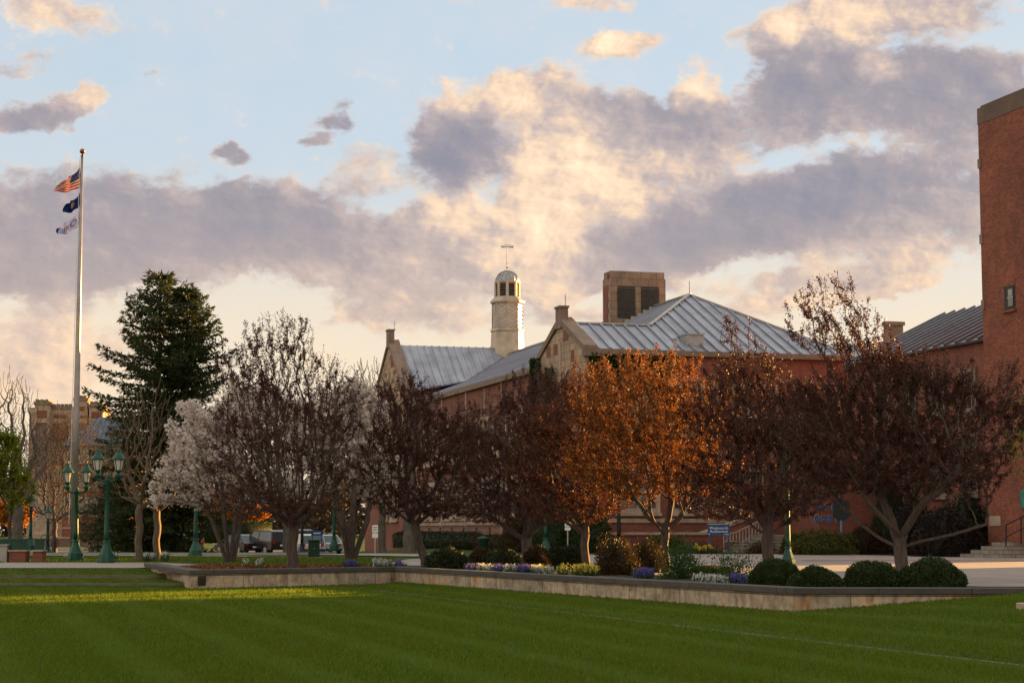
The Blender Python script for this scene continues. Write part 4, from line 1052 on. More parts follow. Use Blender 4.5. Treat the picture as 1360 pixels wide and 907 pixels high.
for px, w_ in ((113, 1.9), (124, 1.9), (136, 1.9), (150, 1.9), (94, 1.5)):
    for py0 in (614, 650, 684): win(nb, (cx_(px) - .8, -.001, cz_(py0)), X_, -Y_, w_, 1.9, 2, fr=.18, gmat='glass_pale')
m = MB(); m.box(cx_(107), cx_(142), -.10, -.003, cz_(596), cz_(592.5)); m.box(cx_(83), cx_(170), -.08, -.003, cz_(702), cz_(700)); m.build('cornice', M['stone_trim'], nb)
# low wall lit by the sun, far left
for px, Y, w_, lab in ((165, 150, 5.0, 'low stone garden wall beyond the road behind the spruce'), (78, 150, 4.0, 'low brick planter wall at the far walk'),):
    lwz = empty('garden_wall', (P(px, 715, Y).x, Y, 0), R(10), lab, 'wall')
    m = MB(); m.box(-w_, w_, 0, .4, -.1, .55); m.build('wall', M['brick_pale'], lwz); m = MB(); m.box(-w_ - .05, w_ + .05, -.05, .45, .552, .66); m.build('coping', M['stone_trim'], lwz)
# ------------------------------------------------------------------ street furniture
def lantern(mb_frame, mb_glass, c, s):
    c = Vector(c)
    mb_frame.lathe([(.03*s, -.30*s), (.10*s, -.27*s), (.13*s, -.18*s), (.09*s, -.12*s), (.05*s, -.10*s), (.12*s, -.01*s), (.13*s, .01*s)], c, 10)
    mb_glass.lathe([(.115*s, .01*s), (.20*s, .40*s)], c, 6)
    for i in range(6):
        a = 2*math.pi*i/6; mb_frame.bar(c + Vector((.118*s*math.cos(a), .118*s*math.sin(a), .01*s)), c + Vector((.205*s*math.cos(a), .205*s*math.sin(a), .40*s)), .022*s, .022*s)
    return [(.25*s, .39*s), (.255*s, .42*s), (.20*s, .50*s), (.12*s, .60*s), (.075*s, .68*s), (.06*s, .71*s), (.075*s, .73*s), (.03*s, .77*s), (.015*s, .84*s)]
def lamp(loc, H, label, heads=2, yaw=0.0, mat='green', group='green street lamps', s=1.0):
    root = empty('street_lamp', loc, yaw, label, 'street lamp', group)
    m = MB(); m.lathe([(.34*s, 0), (.34*s, .12*s), (.31*s, .14*s), (.30*s, .30*s), (.26*s, .36*s), (.15*s, .62*s), (.125*s, .74*s), (.15*s, .76*s), (.15*s, .80*s), (.10*s, .83*s)], n=8, rot=R(22.5)); m.build('base', M[mat], root)
    zt = H - (1.15*s if heads == 2 else .82*s)
    m = MB(); m.lathe([(.095*s, .82*s), (.10*s, 1.1*s), (.085*s, zt*.6), (.07*s, zt - .06), (.10*s, zt - .04), (.10*s, zt), (.05*s, zt + .03)], n=12); m.build('shaft', M[mat], root, True)
    if heads == 2:
        m = MB(); m.tube([(-.38*s, 0, zt + .05), (-.36*s, 0, zt - .0), (-.2*s, 0, zt - .06), (0, 0, zt - .10), (.2*s, 0, zt - .06), (.36*s, 0, zt - .0), (.38*s, 0, zt + .05)], .042*s, 8); m.lathe([(.05*s, zt), (.07*s, zt + .06*s), (.0*s + .01, zt + .2*s)], n=8)
        m.build('crossarm', M[mat], root, True); cs = ((-.38*s, 0, zt + .33*s), (.38*s, 0, zt + .33*s))
    else: cs = ((0, 0, zt + .02*s),)
    for c in cs:
        f, g = MB(), MB(); prof = lantern(f, g, c, s); fo = f.build('lantern', M[mat], root); g.build('glass', M['lampglass'], fo)
        k = MB(); k.lathe(prof, c, 12); k.build('cap', M[mat], fo)
    return root
g = G(141, 747.5); lamp(g, ZH(595, g.y), 'nearer tall green twin lantern lamp post, standing right of the flagpole', 2, R(4))
g = G(100, 744.5); lamp(g, ZH(613, g.y), 'green twin lantern lamp post standing directly beside the flagpole', 2, R(-3))
g = G(1047, 752); lamp(g, ZH(588, g.y), 'green lamp post edged by sunlight behind the round boxwoods', 1, 0, s=.8)
g = G(259.5, 739); lamp(g, 4.3, 'green lamp post rising into the white magnolia blossom', 2, R(5))
g = G(725, 735); lamp(g, 4.4, 'green lamp post half hidden left of the half-sunlit tree', 2, R(5))
g = G(443.5, 731); lamp(g, 4.5, 'green lamp post among the multi-stemmed tree trunks near the white car', 1, 0)
g = G(40, 731); lamp(g, ZH(655, g.y), 'green single lantern lamp post behind the bench', 1, 0)
g = G(31, 717); lamp((g.x, 150, gz(g.x, 150)), ZH(668, 150), 'distant sunlit lamp post beside the thick tree trunk on the left', 1, 0, s=1.1)
g = P(63, 725, 118); lamp((g.x, 118, gz(g.x, 118)), ZH(671, 118) + .4, 'distant lamp post with sunlit top by the bike rack', 1, 0)
g = P(822, 725, 99); lamp((g.x, 99, 0), 4.3, 'black lamp post in front of the hall, left of the blue sign', 1, 0, 'black', 'black street lamps', 1.05)
g = P(401, 725, 118); lamp((g.x, 118, gz(g.x, 118)), 4.8, 'black lamp post behind the parked cars', 1, 0, 'black', 'black street lamps')

# flagpole and flags
fp = G(97.5, 738); fp = Vector((P(98.0, 738, 86).x, 86, 0))
ftop = P(108.3, 208, 86)
fpx = (fp.x + ftop.x)/2
root = empty('flagpole', (fpx, 86, 0), 0, 'very tall tapered metal flagpole with ball finial beside the twin lamps', 'flagpole')
zt = ftop.z
m = MB(); m.lathe([(.42, 0), (.42, .1), (.22, .16)], n=16); m.build('base', M['kerb'], root)
m = MB(); m.lathe([(.15, .1), (.142, zt*.35), (.105, zt*.65), (.06, zt)], n=16); m.build('shaft', M['steelpole'], root, True)
m = MB(); m.lathe([(.07, zt), (.10, zt + .02), (.04, zt + .05), (.035, zt + .14)] + [(.125*math.cos(t)+.001, zt + .24 + .125*math.sin(t)) for t in np.linspace(-1.3, 1.55, 10)], n=16); m.build('ball', M['bronze'], root, True)
m = MB(); m.tube([(-.2, -.1, zt*.08), (-.16, -.08, zt*.5), (-.10, -.03, zt - .05)], .012, 4); m.build('halyard', M['white'], root)
def flag(name, label, c_tl, pix, cols, cellfun, nx=26, ny=14):
    """pix: four corners (hoist top, hoist bottom, fly bottom, fly top) in photo pixels -> cloth with folds, at the pole's distance"""
    h0, h1, f1, f0 = [P(a, b, 86) for a, b in pix]
    V = []; 
    for j in range(ny + 1):
        for i in range(nx + 1):
            u, v = i/nx, j/ny
            p = (h0*(1-v) + h1*v)*(1-u) + (f0*(1-v) + f1*v)*u
            fold = math.sin(u*9 + v*2.6)*.16*u**.6 + math.sin(u*17 - v*3)*.05*u
            p = p + Vector((math.sin(u*9 + v*3)*.03, fold, -.10*math.sin(math.pi*u) + .03*math.sin(u*9 + 1)*(1 - v)))
            V.append(p)
    fx = []; mi = []
    for j in range(ny):
        for i in range(nx):
            a = j*(nx + 1) + i; fx.append((a, a + 1, a + nx + 2, a + nx + 1)); mi.append(cellfun((i + .5)/nx, (j + .5)/ny))
    o0 = V[0].copy()
    me = bpy.data.meshes.new(name); me.from_pydata([tuple(v - o0) for v in V], [], fx); me.update()
    for c in cols: me.materials.append(c)
    me.polygons.foreach_set('material_index', mi); me.polygons.foreach_set('use_smooth', [True]*len(mi))
    o = bpy.data.objects.new(name, me); COL.objects.link(o); o.location = o0
    sd = o.modifiers.new('cloth', 'SOLIDIFY'); sd.thickness = .01; tag(o, label, 'flag', 'flags on the tall pole')
    return o
def cloth(name, c):
    m = bpy.data.materials.new(name); m.use_nodes = True; nt = m.node_tree; nt.nodes.clear()
    out = nt.nodes.new('ShaderNodeOutputMaterial'); d = nt.nodes.new('ShaderNodeBsdfDiffuse'); t = nt.nodes.new('ShaderNodeBsdfTranslucent'); mx = nt.nodes.new('ShaderNodeMixShader')
    n = noise(nt, 6, 3, .5, texc(nt)); col = ramp(nt, n, [(.3, [x*.85 for x in c]), (.7, c)])
    nt.links.new(col, d.inputs[0]); nt.links.new(col, t.inputs[0]); mx.inputs[0].default_value = .45
    nt.links.new(d.outputs[0], mx.inputs[1]); nt.links.new(t.outputs[0], mx.inputs[2]); nt.links.new(mx.outputs[0], out.inputs[0]); return m
cr, cw_, cb = cloth('flag_red', (.55, .035, .03)), cloth('flag_white', (.70, .66, .62)), cloth('flag_navy', (.03, .055, .22))
cg, cl = cloth('flag_gold', (.55, .38, .10)), cloth('flag_pale', (.52, .54, .80))
def stars(u, v):
    if u < .42 and v < .54:
        k = (int(u*26*1.0) + int(v*28)) % 3
        return 1 if (int(u*60) % 4 == 1 and int(v*60) % 6 in (1, 2)) else 2
    return 0 if int(v*13) % 2 == 0 else 1
flag('national_flag', 'red and white striped flag with blue starred canton, topmost on the pole', None, [(106, 222), (105.5, 250), (72, 254), (84, 240)], [cr, cw_, cb], stars, 60, 39)
flag('state_flag', 'dark blue flag with gold emblem, in the middle of the pole', None, [(105.5, 257), (104.5, 276), (84, 282), (88, 270)], [cb, cg], lambda u, v: 1 if ((u - .42)**2/.022 + (v - .5)**2/.06) < 1 and (int(u*30) + int(v*24)) % 3 else 0, 30, 20)
def school(u, v):
    # a ring emblem and a row of letter-like strokes
    e = (u - .22)**2/.013 + (v - .5)**2/.055
    if .55 < e < 1: return 1
    if .42 < u < .85 and .36 < v < .66:
        t = (u - .42)/.43*5; k = int(t); x = t - k
        if x < .7 and (x < .2 or (v < .42) or (v > .60) or (.48 < v < .54 and k in (1, 3, 4))): return 1
    if u > .93: return 1
    return 0
flag('university_flag', 'pale flag with dark lettering and ring emblem, lowest on the pole', None, [(104.5, 281), (103.5, 302), (77, 311), (75, 303)], [cl, cb], school, 60, 30)

# signs
def text_obj(s, size, mat, parent, loc, rot):
    cu = bpy.data.curves.new('lettering', 'FONT'); cu.body = s; cu.size = size; cu.align_x = 'CENTER'; cu.align_y = 'CENTER'; cu.extrude = .004; cu.space_line = .85
    t = bpy.data.objects.new('lettering_curve', cu); COL.objects.link(t); dg = bpy.context.evaluated_depsgraph_get(); me = bpy.data.meshes.new_from_object(t.evaluated_get(dg)); bpy.data.objects.remove(t)
    me.materials.clear(); me.materials.append(mat); o = bpy.data.objects.new('lettering', me); COL.objects.link(o); o.parent = parent; o.location = loc; o.rotation_euler = rot; return o
Ys = 97.0; s_ = Ys/2500
sx = P(955, 735, Ys).x
sg = empty('building_sign', (sx, Ys, 0), R(2), 'blue two post sign lettered in white in front of the hall', 'sign')
zt_, zb_ = ZH(695, Ys), ZH(710.5, Ys)
m = MB(); m.box(-.56, .56, 0, .07, zb_, zt_ - .05); pnl = m.build('panel', M['blue'], sg)
m = MB(); m.box(-.58, .58, -.01, .08, zt_ - .05, zt_); m.build('top_rail', M['rail'], pnl)
for x in (-.53, .46):
    m = MB(); m.box(x, x + .09, .005, .065, -.2, zb_ - .002); m.build('post', M['blue'], sg)
text_obj('Wadsworth\nAuditorium', .20, M['white'], pnl, (0, -.006, (zt_ + zb_)/2 - .02), (R(90), 0, 0))
m = MB(); m.box(.28, .52, -.006, -.002, zb_ + .03, zb_ + .055); m.box(-.52, -.47, -.006, -.002, zb_ + .03, zb_ + .08); m.build('logo', M['white'], pnl)
Ym = 93.0; mx_ = P(1118, 728, Ym).x
hm = empty('marker_sign', (mx_, Ym, 0), R(-4), 'dark historic marker board on a grey post beside the brick block', 'sign')
z0_, z1_ = ZH(688, Ym), ZH(664, Ym)
m = MB(); m.box(-.40, .40, 0, .06, z0_, z1_); m.prism([(-.15, 0, z1_), (.15, 0, z1_), (.1, 0, z1_ + .12), (-.1, 0, z1_ + .12)], (0, .06, 0)); m.prism([(-.32, 0, z0_), (.32, 0, z0_), (.1, 0, z0_ - .12), (-.1, 0, z0_ - .12)], (0, .06, 0)); m.build('panel', mat_plain('marker_dark', (.014, .018, .022), .5, .3), hm)
m = MB(); m.tube([(0, .03, -.1), (0, .03, z0_ - .1)], .06, 10); m.build('post', mat_plain('marker_post', (.16, .20, .26), .5, .2), hm)
def street_sign(px, pyb, Y, py1, py2, label, cs='white'):
    x = P(px, pyb, Y).x; r = empty('street_sign', (x, Y, 0), 0, label, 'sign', 'small street signs')
    m = MB(); m.box(-.03, .03, -.02, .02, -.1, ZH(py1, Y) + .02); m.build('post', M['rail'], r)
    a, b = ZH(py1, Y), ZH(py2, Y); m = MB(); m.box(-.15, .15, -.04, -.024, b + (a - b)*.42, a); m.box(-.15, .15, -.04, -.024, b, b + (a - b)*.36); m.build('plate', M[cs], r)
    m = MB(); m.box(-.10, .10, -.045, -.041, b + (a - b)*.60, b + (a - b)*.66); m.box(-.10, .10, -.045, -.041, b + (a - b)*.78, b + (a - b)*.84); m.build('marking', M['green'], r)
street_sign(498, 733, 100, 697, 714, 'small white parking sign on a thin post in front of the hedge')
street_sign(754, 731, 97, 693, 704, 'small white sign on a thin grey post before the dark hedge')
# blue sign behind the cars
x = P(421, 705, 112).x; r_ = empty('blue_sign', (x, 112, 0), 0, 'blue sign board standing behind the white car', 'sign')
m = MB(); m.box(-.34, .34, 0, .06, ZH(711, 112), ZH(704, 112)); m.build('panel', M['blue'], r_); m = MB(); m.box(-.30, -.25, .01, .05, -1, ZH(711, 112)); m.box(.25, .30, .01, .05, -1, ZH(711, 112)); m.build('post', M['blue'], r_)
m = MB(); m.box(-.2, .2, -.006, -.002, ZH(708.4, 112), ZH(707.0, 112)); m.build('lettering', M['white'], r_)
# utility box
g = G(417, 741); r_ = empty('utility_box', (g.x, g.y, 0), R(8), 'dark green utility box standing at the edge of the mulch bed', 'utility box')
h = ZH(716.5, g.y); w_ = 15*g.y/2500/2
m = MB(); m.box(-w_, w_, 0, .5, .05, h - .06); m.build('body', M['darkgreen'], r_, bevel=.02); m = MB(); m.box(-w_ - .03, w_ + .03, -.03, .53, h - .058, h); m.build('lid', M['darkgreen'], r_, bevel=.015)
m = MB(); m.box(-w_ - .04, w_ + .04, -.04, .54, 0, .05); m.build('plinth', M['kerb'], r_); m = MB(); m.box(-.02, .02, -.015, -.002, h*.5, h*.56); m.build('lock', M['rail'], r_)
# trash bin
Yb = 104; x = P(642, 731, Yb).x; r_ = empty('trash_bin', (x, Yb, 0), 0, 'round green litter bin with domed lid before the hall', 'trash bin')
h = ZH(712, Yb)
m = MB(); m.lathe([(.22, .03), (.26, .1), (.29, h*.80), (.31, h*.82)], n=20); m.build('body', M['darkgreen'], r_, True); m = MB(); m.lathe([(.32, h*.825), (.34, h*.85), (.30, h*.92), (.12, h*.98), (.06, h), (.05, h + .06)], n=20); m.build('lid', M['darkgreen'], r_, True)
# low fence before the left facade
def Lf(b, off=1.9, z=0): return A2W(-off, b, z)
fr = empty('wire_fence', Lf(10), 0, 'low wire fence with timber posts before the long brick facade', 'fence'); o0 = Lf(10)
for b in (11, 14.2, 17.4, 20.6, 23.8, 27.0, 30.2, 33.4):
    m = MB(); p = Lf(b) - o0; m.box(p.x - .07, p.x + .07, p.y - .07, p.y + .07, -.1, 1.38); m.build('post', M['bark_grey'], fr)
m = MB(); m.bar(Lf(10, 1.9, 1.42) - o0, Lf(34, 1.9, 1.42) - o0, .06, .05); m.build('top_rail', M['bark_grey'], fr)
m = MB()
for k in range(6): m.tube([Lf(10, 1.9, .2 + k*.2) - o0, Lf(34, 1.9, .2 + k*.2) - o0], .006, 3)
for k in range(110): m.tube([Lf(10 + k*.22, 1.9, .1) - o0, Lf(10 + k*.22, 1.9, 1.38) - o0], .006, 3)
m.build('wire_mesh', M['rail'], fr)

# bench seats with brick pillars (left edge)
Yn = G(30, 746.5).y
def seat(px0, px1, label, box):
    s_ = Yn/2500; x0, x1 = P(px0, 745, Yn).x, P(px1, 745, Yn).x
    r_ = empty('bench', (x0, Yn, 0), 0, label, 'bench', 'green panelled benches'); L = x1 - x0
    zt_, zm = ZH(715, Yn), ZH(730, Yn)
    m = MB(); m.box(0, L, .3, .38, zm, zt_ - .06); bk = m.build('backrest', M['green'], r_)
    m = MB(); m.box(-.04, L + .04, .24, .42, zt_ - .058, zt_); m.build('top_rail', M['green'], bk)
    m = MB(); k = max(1, int(L/.42))
    for i in range(k):
        a = L*(i + .12)/k; b = L*(i + .88)/k; m.box(a, b, .285, .298, zm + .06, zt_ - .12); c = (a + b)/2; m.prism([(c - .05, .284, (zm + zt_)/2 - .03), (c, .284, (zm + zt_)/2 + .03), (c + .05, .284, (zm + zt_)/2 - .03), (c, .284, (zm + zt_)/2 - .09)], (0, -.006, 0))
    m.build('panel_moulding', M['darkgreen'], bk)
    m = MB(); m.box(L - .62 if L > 1 else .0, L, .05, .7, -.05, zm - .06); m.build('pillar', M['brick'], r_); m = MB(); m.box(L - .66 if L > 1 else -.04, L + .04, .0, .75, zm - .058, zm - .002); m.build('pillar_cap', M['stone_trim'], r_)
    if box: m = MB(); m.box(L - 1.75, L - .70, .02, .65, 0, .62); m.box(L - 1.80, L - .66, -.02, .68, .621, .68); m.build('seat', M['kerb'], r_)
seat(-40, 33, 'long green panelled bench back between brick pillars at the left edge', True)
seat(43, 55, 'short green panelled end piece on a brick pillar, right of the long bench', False)
g = G(60, 733); r_ = empty('bike_rack', (g.x, g.y, 0), 0, 'black hoop bike rack on the grass left of the flagpole', 'bike rack')
for dx in (-.25, .18):
    m = MB(); m.tube([(dx, 0, -.05), (dx, 0, .75), (dx + .05, 0, .9), (dx + .17, 0, .97), (dx + .3, 0, .9), (dx + .34, 0, .75), (dx + .34, 0, -.05)], .025, 6); m.build('hoop', M['black'], r_, True)

# ------------------------------------------------------------------ parked cars
def car(loc, yaw, col, label, kind='suv', L=4.7, W=1.86, H=1.72, rough=.25):
    r_ = empty('parked_car', loc, yaw, label, 'car', 'cars parked behind the trees')
    pm = mat_plain('car_paint', col, rough, .3, .04, 1.0, .6)
    # x: length (front at +x), y: width, z: up
    hb = H*.56
    if kind == 'suv': low = [(-.5, .30), (-.5, .50), (-.495, .56), (-.2, .575), (.16, .56), (.30, .545), (.46, .49), (.5, .42), (.5, .22), (-.49, .2)]; cab = [(-.485, .56), (-.44, .93), (-.38, .985), (-.1, 1.0), (.06, .985), (.12, .95), (.27, .56)]
    else: low = [(-.5, .30), (-.5, .56), (-.46, .62), (-.2, .63), (.16, .61), (.30, .58), (.46, .50), (.5, .40), (.5, .22), (-.49, .2)]; cab = [(-.40, .62), (-.27, .95), (-.12, 1.0), (.04, .99), (.10, .94), (.28, .60)]
    def loft(prof, wf, name, mat):
        n = len(prof); m = MB(); rings = []
        for y, ins in wf:
            cx = sum(p[0] for p in prof)/n; czz = min(p[1] for p in prof)
            rings.append([((cx + (p[0] - cx)*(1 - ins))*L, y*W/2, (czz + (p[1] - czz)*(1 - ins*.7))*H) for p in prof])
        m.rings(rings); return m.build(name, mat, r_, False, bevel=.02)
    body = loft(low, ((-1, .03), (-.94, .0), (.94, .0), (1, .03)), 'body', pm)
    # glasshouse, tapering to the roof
    n = len(cab); m = MB(); zc = cab[0][1]
    def yy(z): return (W/2)*(.93 - .17*(z - zc)/(1 - zc))
    m.rings([[(p[0]*L, -yy(p[1]), p[1]*H) for p in cab], [(p[0]*L, yy(p[1]), p[1]*H) for p in cab]]); m.build('window', M['glass'], r_)
    m = MB(); top = [p for p in cab if p[1] > .92]
    m.rings([[(p[0]*L, -yy(p[1]) - .01, p[1]*H + .012) for p in top] + [(top[-1][0]*L, -yy(.93) - .01, .93*H), (top[0][0]*L, -yy(.93) - .01, .93*H)], [(p[0]*L, yy(p[1]) + .01, p[1]*H + .012) for p in top] + [(top[-1][0]*L, yy(.93) + .01, .93*H), (top[0][0]*L, yy(.93) + .01, .93*H)]])
    for s in (-1, 1):
        for i, j in ((0, 1), (-1, -2)):
            a, b = cab[i], cab[j]; m.bar((a[0]*L, s*(yy(a[1])), a[1]*H), (b[0]*L, s*(yy(b[1])), b[1]*H), .09, .07)
        xm = -.08*L; m.bar((xm, s*yy(zc), zc*H), (xm, s*yy(.97), .97*H), .09, .04)
    m.build('roof', pm, r_)
    for sx in (-.31, .31):
        for s in (-1, 1):
            t = MB(); rr = .345
            c = Vector((sx*L, s*(W/2 - .11), rr)); t.rings([[c + Vector((q*math.cos(a), y, q*math.sin(a))) for a in np.arange(20)*2*math.pi/20] for y, q in ((-.11, rr*.9), (-.09, rr), (.09, rr), (.11, rr*.9))])
            wh = t.build('wheel', M['black'], r_); t = MB(); t.rings([[c + Vector((q*math.cos(a), s*y, q*math.sin(a))) for a in np.arange(14)*2*math.pi/14] for y, q in ((.10, rr*.62), (.118, rr*.60), (.122, rr*.2))]); t.build('rim', M['rail'], wh)
    red = mat_plain('tail_red', (.35, .015, .012), .3)
    for s in (-1, 1):
        t = MB(); t.box(-.5*L - .015, -.485*L, s*.72*W/2 - .09 + (s > 0)*.0, s*.72*W/2 + .12, hb*.78, hb*1.02); t.build('tail_light', red, r_)
        t = MB(); t.box(.47*L, .5*L + .012, s*.72*W/2 - .16, s*.72*W/2 + .14, hb*.74, hb*.88); t.build('headlight', M['lampglass'], r_)
        t = MB(); t.box(.14*L, .18*L, s*(W/2 - .02) + (0 if s > 0 else -.16), s*(W/2 - .02) + (.16 if s > 0 else 0), H*.58, H*.67); t.build('mirror', pm, r_)
    t = MB(); t.box(-.5*L - .012, -.49*L, -.22, .22, hb*.62, hb*.75); t.build('number_plate', M['white'], r_)
    t = MB(); t.box(-.502*L, -.47*L, -W*.46, W*.46, .22*H, .33*H); t.build('bumper', M['black'], r_); t = MB(); t.box(.47*L, .503*L, -W*.46, W*.46, .2*H, .32*H); t.build('bumper', M['black'], r_)
    return r_
def cpos(px, Y): q = P(px, 720, Y); return (q.x, q.y, gz(q.x, q.y) + .032)
car(cpos(237, 160), R(134), (.012, .012, .013), 'black estate car at the kerb between the spruce and the magnolia', 'suv', 4.9, 1.9, 1.75)
car(cpos(207, 168), R(95), (.10, .11, .13), 'small grey sedan half hidden behind the bare trunk left of the black car', 'sedan', 4.5, 1.8, 1.45)
car(cpos(318, 140), R(128), (.016, .018, .022), 'dark sedan behind the magnolia stems, leftmost in the car park', 'sedan', 4.6, 1.8, 1.46)
car(cpos(353, 139), R(128), (.035, .03, .026), 'dark brown sport utility car with pale roof, right of the dark sedan', 'suv', 4.8, 1.9, 1.78)
car(cpos(385, 141), R(128), (.022, .025, .03), 'black sport utility car partly behind the thick crabapple trunk', 'suv', 4.8, 1.9, 1.85)
car(cpos(408, 132), R(108), (.55, .55, .56), 'white hatchback beside the green utility box', 'suv', 4.2, 1.8, 1.5, .3)
car(cpos(430, 138), R(108), (.40, .41, .43), 'silver sedan just right of the white hatchback', 'sedan', 4.6, 1.8, 1.45, .3)

# ------------------------------------------------------------------ trees
def crab(px, Y, lobes_px, label, drop=10, **k):
    """lobes given in photo pixels: (px, py, rx_px, ry_px)"""
    s_ = Y/2500; b = P(px, 720, Y); base = Vector((b.x, Y, .0))
    lobes = [((lx - px)*s_, rng.uniform(-.3, .3), ZH(ly + drop, Y), l4[2]*s_, (l4[2]*s_)*.85, (l4[3] - drop*.5)*s_, l4[4] if len(l4) > 4 else 1) for l4 in lobes_px for lx, ly in (l4[:2],)]
    xs__ = [l[0] for l in lobes]; ext = max(abs(l[0] - px*0) + l[3]*.8 for l in lobes); zk = k.get('zmin', 1.35)
    lobes.append((sum(xs__)/len(xs__), 0, zk + .8, ext*.90, ext*.75, .80, 1.0))
    kw = dict(limbs=6, limb_len=1.0, shoot_len=.48, zmin=1.35, trunk_h=1.2, trunk_r=.13, D=.135, kill=.175, tip=.005, cluster=.055, leafL=.055, leafW=.036, leafmat='leaf_red', bark='bark', group='crabapples along the planting bed')
    kw.update(k); return make_tree('crabapple_tree', label, 'tree', base, lobes, **kw)
crab(388, 58, [(375, 590, 92, 72), (350, 515, 66, 62), (415, 550, 66, 72), (320, 620, 62, 44), (435, 630, 58, 46), (362, 460, 56, 34, .4), (300, 560, 36, 40)], 'dark crabapple with grey trunk rising from the mulch in front of the white magnolia', trunk_h=1.5, trunk_r=.18, natt=6000, nleaf=33000, shoots=420, drop=-4)
crab(565, 60, [(555, 590, 70, 64), (540, 540, 52, 52), (600, 590, 55, 60), (515, 600, 42, 60), (570, 645, 70, 32)], 'leaning crabapple with crooked trunk at the end of the mulch bed', trunk_h=1.6, lean=(-.45, 0), trunk_r=.14, natt=5000, nleaf=32000, shoots=260, drop=10)
crab(698, 63, [(690, 590, 78, 78), (645, 600, 58, 66), (720, 530, 66, 60), (745, 620, 56, 56), (655, 655, 62, 36)], 'dark crabapple over the white and violet flowers', trunk_h=1.2, natt=5500, nleaf=40000, shoots=260, zmin=1.2, drop=14)
crab(777, 57, [(755, 585, 78, 72), (728, 625, 56, 46), (790, 560, 58, 66), (785, 510, 50, 40, .6)], 'crabapple in half-sunlit leaf colour behind the yellow flowers, just left of the glowing orange one', trunk_h=1.3, leafmat='leaf_half_sunlit', natt=5000, nleaf=34000, shoots=320, zmin=1.3)
crab(883, 54.5, [(860, 575, 96, 70), (820, 525, 62, 52), (905, 555, 66, 62), (865, 490, 66, 34, .6), (812, 605, 70, 40), (930, 615, 56, 40)], 'glowing orange crabapple, sunlight in its leaf colour, with sunlit trunk behind the rose bushes', trunk_h=1.3, trunk_r=.13, leafmat='leaf_red_sunlit', natt=5500, nleaf=60000, shoots=360, zmin=2.0)
crab(1020, 52.5, [(1020, 570, 100, 74), (965, 535, 58, 56), (1000, 485, 50, 42), (1070, 560, 64, 74), (945, 620, 52, 44), (1085, 630, 60, 42), (980, 445, 30, 30, .35)], 'dark crabapple standing between the blue sign and the sunlit lamp post', trunk_h=1.35, trunk_r=.17, natt=7000, nleaf=50000, shoots=340)
crab(1197, 44.5, [(1190, 575, 120, 66), (1115, 560, 72, 78), (1280, 560, 84, 72), (1200, 505, 95, 42), (1115, 425, 74, 48, .16), (1112, 385, 56, 26, .16), (1320, 550, 56, 56), (1150, 465, 56, 50, .4), (1090, 625, 52, 42), (1345, 500, 26, 24), (1270, 630, 60, 34)], 'largest crabapple with forked trunk above the round boxwoods', trunk_h=1.05, trunk_r=.165, limbs=6, limb_len=1.9, natt=10500, nleaf=66000, shoots=480, leafL=.050, leafW=.034, zmin=1.95, D=.115, kill=.15)
crab(703, 78, [(640, 590, 66, 60), (610, 560, 50, 50), (660, 550, 50, 50), (750, 560, 55, 60)], 'dark crabapple of the second row filling the gap before the long facade', trunk_h=1.8, natt=2400, nleaf=24000, shoots=90, drop=16, group='crabapples of the second row')
crab(1021, 72, [(950, 560, 55, 66), (985, 600, 50, 50), (1060, 560, 60, 66)], 'dark crabapple of the second row before the front facade', trunk_h=1.8, natt=2400, nleaf=22000, shoots=90, group='crabapples of the second row')
# magnolias
def px_tree(fn, name, px, Y, lobes_px, label, cat='tree', **k):
    s_ = Y/2500; b = P(px, 720, Y)
    lobes = [((lx - px)*s_, rng.uniform(-.2, .2), ZH(ly, Y), rx*s_, rx*s_*.85, ry*s_) for lx, ly, rx, ry in lobes_px]
    zg = gz(b.x, Y); lobes = [(l[0], l[1], l[2] - zg) + l[3:] for l in lobes]
    return make_tree(name, label, cat, Vector((b.x, Y, zg)), lobes, **k)
px_tree(0, 'magnolia_tree', 306, 71, [(290, 615, 80, 62), (238, 640, 42, 42), (330, 570, 66, 52), (265, 580, 46, 42), (355, 630, 60, 45), (218, 660, 26, 22)], 'spreading white magnolia with many stems, left of the dark crabapple', trunk_h=1.6, trunk_r=.085, leafmat='petal', bark='bark', natt=3300, nleaf=34000, leafL=.15, leafW=.10, stems=6, shoots=90, cluster=.10, leafname='blossom', zmin=1.45, spread=.42, group='white magnolias')
px_tree(0, 'magnolia_tree', 466, 78, [(465, 600, 55, 55), (500, 630, 40, 38), (430, 580, 45, 55), (470, 550, 40, 40), (430, 640, 40, 32)], 'white magnolia with low forking stems, right of the utility box', trunk_h=1.5, trunk_r=.12, leafmat='petal', bark='bark', natt=2800, nleaf=36000, leafL=.15, leafW=.10, stems=5, shoots=90, leafname='blossom', zmin=1.6, spread=.55, group='white magnolias')
# bare trees
def bare(px, Y, lobes, label, mat='bark_tan', **k):
    kw = dict(limbs=6, limb_len=1.3, trunk_h=2.2, trunk_r=.15, leafmat='leaf_red', bark=mat, nleaf=0, shoots=160, tip=.009, kill=.2, natt=1500, zmin=2.0, shoot_len=.7, group='bare trees'); kw.update(k)
    return px_tree(0, 'bare_tree', px, Y, lobes, label, **kw)
bare(184, 74, [(190, 620, 45, 60), (185, 570, 42, 45), (220, 600, 40, 45), (160, 600, 35, 45), (195, 540, 25, 22)], 'bare tan tree with thin trunk in front of the dark spruce')
bare(208, 77, [(225, 640, 35, 30), (200, 660, 35, 22)], 'slender bare tree beside the magnolia, right of the taller bare one', natt=500, shoots=50)
bare(507, 106, [(500, 560, 30, 60), (485, 520, 30, 35), (520, 600, 30, 40)], 'tall bare tree with straight grey trunk behind the second magnolia', 'bark_grey', trunk_h=4.5, trunk_r=.22, natt=900, tip=.014)
